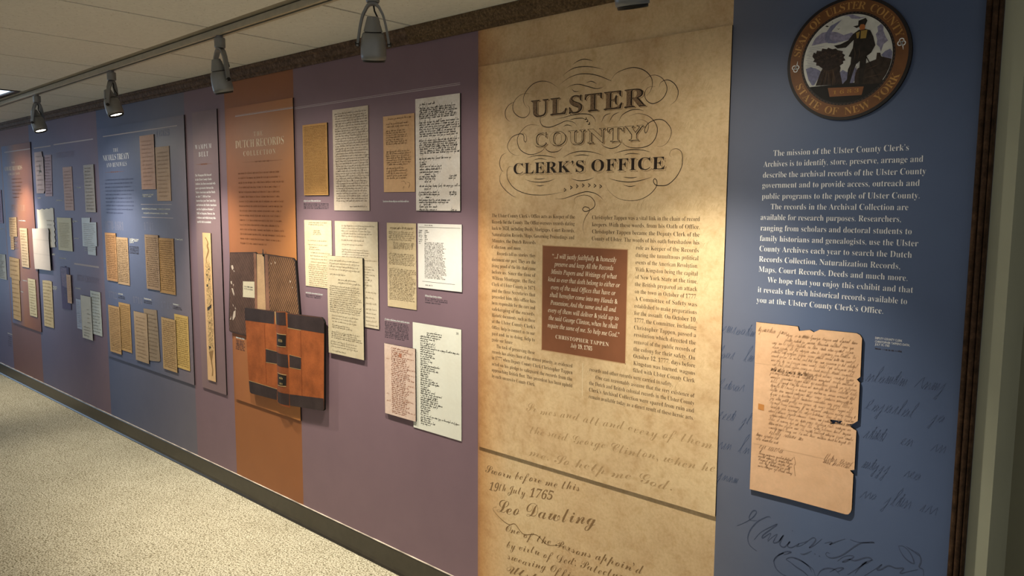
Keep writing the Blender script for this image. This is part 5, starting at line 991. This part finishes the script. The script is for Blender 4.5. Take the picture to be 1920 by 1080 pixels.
# ================================================================== COUNTY SEAL
def build_seal():
    cx, cz, R = -.6626, 1.8980, .1458; y = -.008
    def disc(r, n=96): return [(cx+r*math.cos(2*math.pi*i/n), cz+r*math.sin(2*math.pi*i/n)) for i in range(n)]
    o = slab('county_seal', disc(R), 0, .008, [flat('seal_black_rim', (.012, .010, .012), .5), EDGE], loc=(cx, 0, cz-R))
    tag(o, 'round county seal with a hatted man and wheat sheaf on the dark blue wall', 'seal')
    def ring(r0, r1, yy, n=96):
        g = Geo(); a, b = disc(r0, n), disc(r1, n)
        g.add([(p[0], yy, p[1]) for p in a]+[(p[0], yy, p[1]) for p in b], [(i, (i+1) % n, (i+1) % n+n, i+n) for i in range(n)]); return g
    rg = ring(.1105, .1385, y-.0002).make('lettered_ring', flat('seal_ring_brown', (.15, .062, .022), .5, vary=.2), o)
    g = Geo()
    def arc(s, a0, a1, r, inward, h):          # letters set round the ring, into g
        w = [{'I': .5, 'L': .9, 'E': .9, 'F': .85, 'S': .85, ' ': .75, 'W': 1.5, 'N': 1.15, 'O': 1.15, 'U': 1.15, 'A': 1.1, 'C': 1.05}.get(c, 1.0) for c in s]
        tot = sum(w); acc = 0
        for c, k in zip(s, w):
            t = math.radians(a0+(a1-a0)*(acc+k/2)/tot); acc += k
            if c == ' ': continue
            v, f = glyphs(c, 'serif', -.008); x0 = min(q[0] for q in v); x1 = max(q[0] for q in v); sc = h/.676; out = []
            for q in v:
                lx = (q[0]-(x0+x1)/2)*sc*1.02; lz = q[1]*sc-h/2
                ux, uz = math.cos(t), math.sin(t)           # outward
                if inward: tx, tz, nx, nz = -uz, ux, -ux, -uz
                else: tx, tz, nx, nz = uz, -ux, ux, uz
                out.append((cx+ux*r+tx*lx+nx*lz, y-.0004, cz+uz*r+tz*lx+nz*lz))
            g.add(out, f)
    gl = flat('seal_gold_letters', (.40, .215, .062), .45, vary=.2)
    arc('SEAL OF ULSTER COUNTY', 171, 17, .1245, False, .0175); g.make('ring_lettering', gl, rg)
    g = Geo(); arc('STATE OF NEW YORK', 203, 338, .1245, True, .0175); g.make('ring_lettering', gl, rg)
    for ang, s in ((184, 1), (10.5, -1)):
        g = Geo(); a = math.radians(ang); px, pz = cx+.1245*math.cos(a), cz+.1245*math.sin(a)
        for k in range(3):
            b = math.radians(90*s*-1+120*k+(0 if s > 0 else 0)) if s > 0 else math.radians(90+120*k)
            c = [(px+.0072*(math.cos(b)*(.62+.62*math.cos(t)))-.0048*math.sin(b)*math.sin(t), pz+.0072*(math.sin(b)*(.62+.62*math.cos(t)))+.0048*math.cos(b)*math.sin(t)) for t in [2*math.pi*i/12 for i in range(13)]]
            ribbon(g, c, .0022, y-.0004, False, n=1)
        ribbon(g, [(px, pz), (px+.003, pz+.008*s), (px+.0045, pz+.017*s)], .0018, y-.0004, True, .5)
        g.make('clover', INK['white_print'], rg)
    g = Geo(); n = 80
    for i in range(n):
        t = 2*math.pi*i/n; c, s = math.cos(t), math.sin(t); r = .1075
        g.poly([(cx+c*r-s*.0022, cz+s*r+c*.0022), (cx+c*r+s*.0022, cz+s*r-c*.0022), (cx+c*(r+.0014)+s*.0022, cz+s*(r+.0014)-c*.0022), (cx+c*(r+.0014)-s*.0022, cz+s*(r+.0014)+c*.0022)], y-.0002)
    g.make('rope_border', flat('seal_rope', (.10, .055, .035), .6), o)
    q = D['SEAL']
    def clip(pts, r=.1040):
        out = []
        for x, z in pts:
            d = math.hypot(x-cx, z-cz); k = min(1, r/d) if d else 1
            out.append((cx+(x-cx)*k, cz+(z-cz)*k))
        return out
    g = Geo(); g.poly(disc(.1045), y-.0002); pic = g.make('seal_picture', flat('seal_sky', (.56, .57, .55), .6, vary=.1, scale=60), o)
    lilac = flat('seal_lilac', (.235, .225, .33), .6, vary=.25, scale=150); slate = flat('seal_slate', (.17, .175, .28), .6, vary=.2, scale=150)
    black = flat('seal_black', (.010, .009, .009), .6); coat = flat('seal_coat', (.030, .020, .015), .6, vary=.5, scale=90); sheaf = flat('seal_straw_shade', (.024, .015, .013), .6, vary=.5, scale=120)
    def art(names, keys, mat, lift):
        for nm, k in zip(names, keys):
            for p in (q[k] if isinstance(q[k][0], list) or isinstance(q[k][0][0], (tuple, list)) else [q[k]]):
                g = Geo(); g.poly(clip(p), y-lift); g.make(nm, mat, pic)
    art(('hills', 'cloud', 'smoke'), ['hills', 'cloud', 'smoke'], lilac, .0003); art(('far_shore', 'far_shore', 'bush', 'scythe'), ['lhill', 'mhill', 'bush', 'scythe'], slate, .0004)
    g = Geo(); r = random.Random(9)
    for i in range(26):
        z = cz+.062-.0042*i; hw = math.sqrt(max(0, .1025**2-(z-cz)**2))
        for a, b in ((-1, -.45), (.2, .42)):
            x0 = cx+hw*a*.97+r.uniform(0, .01); x1 = cx+hw*b+r.uniform(-.02, .01)
            if i > 5 and x1 > x0: g.rect(x0, x1, z, z+.0007, y-.00045)
    g.make('water_lines', slate, pic)
    th = math.asin((q['ground_z']-cz)/.1045); seg = [(cx+.1045*math.cos(th+(-math.pi-2*th)*i/30), cz+.1045*math.sin(th+(-math.pi-2*th)*i/30)) for i in range(31)]
    g = Geo(); g.poly(seg, y-.0005); g.make('ground', black, pic)
    art(('barn',), ['house'], coat, .0006); art(('wheat_sheaf',), ['sheaf'], sheaf, .0007); art(('man', 'hat', 'cane'), ['man', 'hat', 'cane'], flat('seal_man', (.016, .012, .010), .6, vary=.5, scale=90), .0008)
    g = Geo(); r = random.Random(5)
    (sx0, sz0), (sx1, sz1) = (cx-.058, cz-.062), (cx-.022, cz-.022)
    for i in range(16):
        u = r.random(); x = sx0+(sx1-sx0)*u; ribbon(g, [(x, sz0+r.uniform(0, .01)), (x+(cx-.040-x)*.45, sz1)], .0011, y-.0009, True, .4, 3)
    for i in range(34):
        t = r.uniform(.1, math.pi-.1); rr = r.uniform(.4, 1); px = cx-.040+.032*rr*math.cos(t); pz = cz-.004+.026*rr*math.sin(t)
        ribbon(g, [(px, pz), (px+.006*math.cos(t)+r.uniform(-.003, .003), pz+.005*math.sin(t))], .0012, y-.0009, True, .4, 2)
    for k in (0, .003, .006): ribbon(g, [(cx-.056+k*.3, cz-.020-k), (cx-.040, cz-.024-k), (cx-.022, cz-.018-k)], .0010, y-.00095, True, .5, 3)
    for q0 in ([(cx+.016, cz+.025), (cx+.020, cz+.010), (cx+.018, cz-.006)], [(cx+.028, cz+.022), (cx+.030, cz+.008), (cx+.027, cz-.004)], [(cx+.012, cz-.02), (cx+.008, cz-.04)], [(cx+.024, cz-.02), (cx+.023, cz-.045)], [(cx+.05, cz-.03), (cx+.075, cz-.022)], [(cx+.045, cz-.05), (cx+.08, cz-.045)]): ribbon(g, q0, .0012, y-.0009, True, .4, 3)
    g.make('engraved_lines', flat('seal_highlight', (.085, .05, .032), .6), pic)
    art(('face',), ['face'], flat('seal_face', (.36, .12, .035), .6), .0010); art(('collar', 'collar'), ['collar', 'collar2'], flat('seal_collar', (.30, .20, .05), .6), .0010); art(('bird',), ['birds'], black, .0005)
    g = Geo(); g.poly(q['banner'], y-.0008); bn = g.make('date_banner', flat('seal_banner', (.20, .075, .025), .5), pic)
    (x0, z0), (x1, z1) = q['banner_text']; g = Geo(); letter(g, '1683', 'serif', x0, x1, (z0+z1)/2, .0088, y-.0010, -.012, 1.5); g.make('date_lettering', INK['gold_print'], bn)
build_seal()

# ================================================================== TRACK AND LAMPS
def build_track():
    g = Geo(); t = root('light_track', (-4.5, track_y(-4.5), CEIL)); tag(t, 'long beige track rail under the ceiling that carries the lamps', 'light track')
    m = flat('beige_track_metal', (.46, .42, .32), .4, .2)
    def bar(g, dy0, dy1, z0, z1):
        a, b = track_y(-11), track_y(1.2)
        v = [(-11, a+dy0, z0), (1.2, b+dy0, z0), (1.2, b+dy1, z0), (-11, a+dy1, z0)]; v += [(p[0], p[1], z1) for p in v]
        g.add(v, [(0, 3, 2, 1), (4, 5, 6, 7), (0, 1, 5, 4), (1, 2, 6, 5), (2, 3, 7, 6), (3, 0, 4, 7)])
    for q in ((-.018, -.012, CEIL-.022, CEIL), (.012, .018, CEIL-.022, CEIL), (-.012, .012, CEIL-.006, CEIL), (-.012, -.006, CEIL-.022, CEIL-.019), (.006, .012, CEIL-.022, CEIL-.019)): bar(g, *q)
    g.make('rail', m, t)
    g = Geo(); bar(g, -.0115, .0115, CEIL-.012, CEIL-.0065); g.make('conductor_slot', flat('dark_slot', (.05, .045, .04), .5), t)
build_track()
GREY = flat('silver_grey_paint', (.205, .215, .225), .38, .3, .04, spec=.5); BLK = flat('black_plastic', (.012, .012, .012), .45)
LENS = emit('lit_lens', (1.0, .93, .74), 14.0)
def lathe(prof, n=36):
    v = [(r*math.cos(2*math.pi*k/n), r*math.sin(2*math.pi*k/n), z) for r, z in prof for k in range(n)]
    f = [(i*n+k, i*n+(k+1) % n, (i+1)*n+(k+1) % n, (i+1)*n+k) for i in range(len(prof)-1) for k in range(n)]
    return v, f
def tube(pts, r, n=8):
    v = []; f = []; m = len(pts)
    for i, p in enumerate(pts):
        a = Vector(pts[max(i-1, 0)]); b = Vector(pts[min(i+1, m-1)]); d = (b-a).normalized()
        s = d.cross(Vector((.31, .2, .93))).normalized(); t = d.cross(s)
        for k in range(n):
            c = Vector(p)+r*(math.cos(2*math.pi*k/n)*s+math.sin(2*math.pi*k/n)*t); v.append(tuple(c))
    for i in range(m-1):
        for k in range(n): f.append((i*n+k, i*n+(k+1) % n, (i+1)*n+(k+1) % n, (i+1)*n+k))
    return v, f
def spotlight(x, azim, tilt, label, watts=1.0):
    """azim: aim turned from the wall normal towards -X; tilt: from straight down"""
    y = track_y(x); zt = CEIL-.022
    o = root('track_spotlight', (x, y, zt)); tag(o, label, 'spotlight', 'spotlights on the ceiling track')
    Rz = Matrix.Rotation(math.radians(azim), 4, 'Z'); base = Vector((x, y, zt-.046))
    def place(v, body=False):
        out = []
        for p in v:
            q = Vector(p)
            if body: q = Matrix.Rotation(math.radians(tilt), 4, 'X') @ q + Vector((0, 0, -.122))
            q = Rz @ q + base; out.append(tuple(q))
        return out
    # adapter clipped into the rail
    v, f = lathe([(0, .046), (.012, .046), (.012, .038), (.0195, .038), (.0205, .034), (.0205, .004), (.0185, 0), (0, 0)], 20)
    mesh('track_adapter', place(v), f, GREY, o, smooth=False)
    # yoke: one bent strap
    st = []
    for i in range(25):
        t = -1+2*i/24; a = abs(t); X = .0475*math.copysign(a**.62 if a < .35 else (.35**.62+(1-.35**.62)*((a-.35)/.65)**.75), t); Z = -.003-.125*a**1.6
        st.append((X, Z, .0115-.0045*abs(t)))
    v = []; m = len(st)
    for i, (X, Z, hw) in enumerate(st):
        a = st[max(i-1, 0)]; b = st[min(i+1, m-1)]; dx, dz = b[0]-a[0], b[1]-a[1]; l = math.hypot(dx, dz); nx, nz = -dz/l*.0035, dx/l*.0035
        v += [(X+nx, -hw, Z+nz), (X+nx, hw, Z+nz), (X-nx, hw, Z-nz), (X-nx, -hw, Z-nz)]
    f = [(4*i+k, 4*i+(k+1) % 4, 4*i+4+(k+1) % 4, 4*i+4+k) for i in range(m-1) for k in range(4)]+[(0, 1, 2, 3), (4*m-1, 4*m-2, 4*m-3, 4*m-4)]
    mesh('yoke', place(v), f, GREY, o)
    # lamp head: origin at the pivot, axis down
    v, f = lathe([(0, .080), (.0150, .080), (.0165, .078), (.0275, .041), (.0285, .037), (0, .036)])
    mesh('back_cap', place(v, True), f, GREY, o, smooth=False)
    v, f = lathe([(0, .0365), (.0255, .0365), (.0255, .0335), (0, .0335)]); mesh('cooling_gap', place(v, True), f, BLK, o)
    v, f = lathe([(0, .034), (.0285, .034), (.0315, .031), (.0350, .020), (.0372, .005), (.0385, -.015), (.0385, -.030), (.0372, -.044), (.0335, -.0445), (.0320, -.040), (0, -.038)])
    mesh('housing', place(v, True), f, GREY, o, smooth=True)
    v, f = lathe([(.0330, -.040), (.0345, -.0435), (.0335, -.0505), (.0305, -.0397), (.0285, -.047), (.0285, -.040)]); mesh('trim_ring', place(v, True), f, BLK, o, smooth=True)
    v, f = lathe([(.0286, -.0425), (.020, -.0436), (.010, -.0442), (0, -.0444)]); mesh('lens', place(v, True), f, LENS, o, smooth=True)
    for s in (-1, 1):
        v, f = lathe([(0, .006), (.0065, .006), (.0075, .004), (.0075, -.004), (.0065, -.006), (0, -.006)], 16)
        v = [(s*.0475+q[2]*s, q[0], q[1]-.122) for q in v]; mesh('tilt_knob', place(v), f, BLK, o)
    v, f = tube([Vector(q) for q in ((.002, .004, -.008), (.004, .010, -.022), (.012, .014, -.038), (.017, .022, -.052), (.012, .030, -.066), (.006, .026, -.074))], .0026)
    mesh('power_cord', place(v), f, BLK, o)
    M = Matrix.Translation(base) @ Rz @ Matrix.Translation((0, 0, -.122)) @ Matrix.Rotation(math.radians(tilt), 4, 'X') @ Matrix.Translation((0, 0, -.054))
    for nm, ang, k in (('reflector_beam', 82, 1.0), ('lens_spill', 168, .13)):
        li = bpy.data.lights.new(nm, 'SPOT'); li.energy = SPOT_W*watts*k; li.color = SPOT_COL; li.spot_size = math.radians(ang); li.spot_blend = 1; li.shadow_soft_size = .022
        lo = bpy.data.objects.new(nm, li); COL.objects.link(lo)
        lo.parent = o; lo.matrix_parent_inverse = Matrix.Translation(Vector((x, y, zt))).inverted(); lo.matrix_basis = M
for a in ((-.955, 8, 13, 'nearest spotlight, only its lower end showing over the parchment panel', .95),
          (-1.885, 48, 14, 'spotlight hanging before the mauve wall with its yoke spread wide', .9),
          (-2.867, 6, 14, 'spotlight over the narrow wampum belt panel and brown panel', .9),
          (-4.004, -48, 18, 'lit spotlight over the blue treaty panel', .88),
          (-5.213, -55, 18, 'farthest lit spotlight with a bluish sheen, over the court panel', .88),
          (-6.95, 10, 14, 'spotlight beyond the left frame edge lighting the court panel', .9)): spotlight(*a)

def troffer(x0, x1, y0, y1, label, s):
    o = root('ceiling_light', ((x0+x1)/2, (y0+y1)/2, CEIL)); tag(o, label, 'ceiling light', 'fluorescent ceiling lights')
    g = Geo(); w = .02
    for a in ((x0, x1, y0, y0+w), (x0, x1, y1-w, y1), (x0, x0+w, y0+w, y1-w), (x1-w, x1, y0+w, y1-w)): g.box(*a, CEIL-.003, CEIL+.015)
    g.make('frame', flat('dark_fitting_frame', (.03, .03, .035), .5), o)
    g = Geo(); g.quad((x0+w, y0+w, CEIL+.006), (x0+w, y1-w, CEIL+.006), (x1-w, y1-w, CEIL+.006), (x1-w, y0+w, CEIL+.006))
    g.make('diffuser', MATS.get('diffuser') or emit('diffuser', (.72, .86, 1.0), s), o)
troffer(-5.905, -5.305, -1.69, -.478, 'bright fluorescent ceiling light beside the track at the far left', TROFFER_STRENGTH)
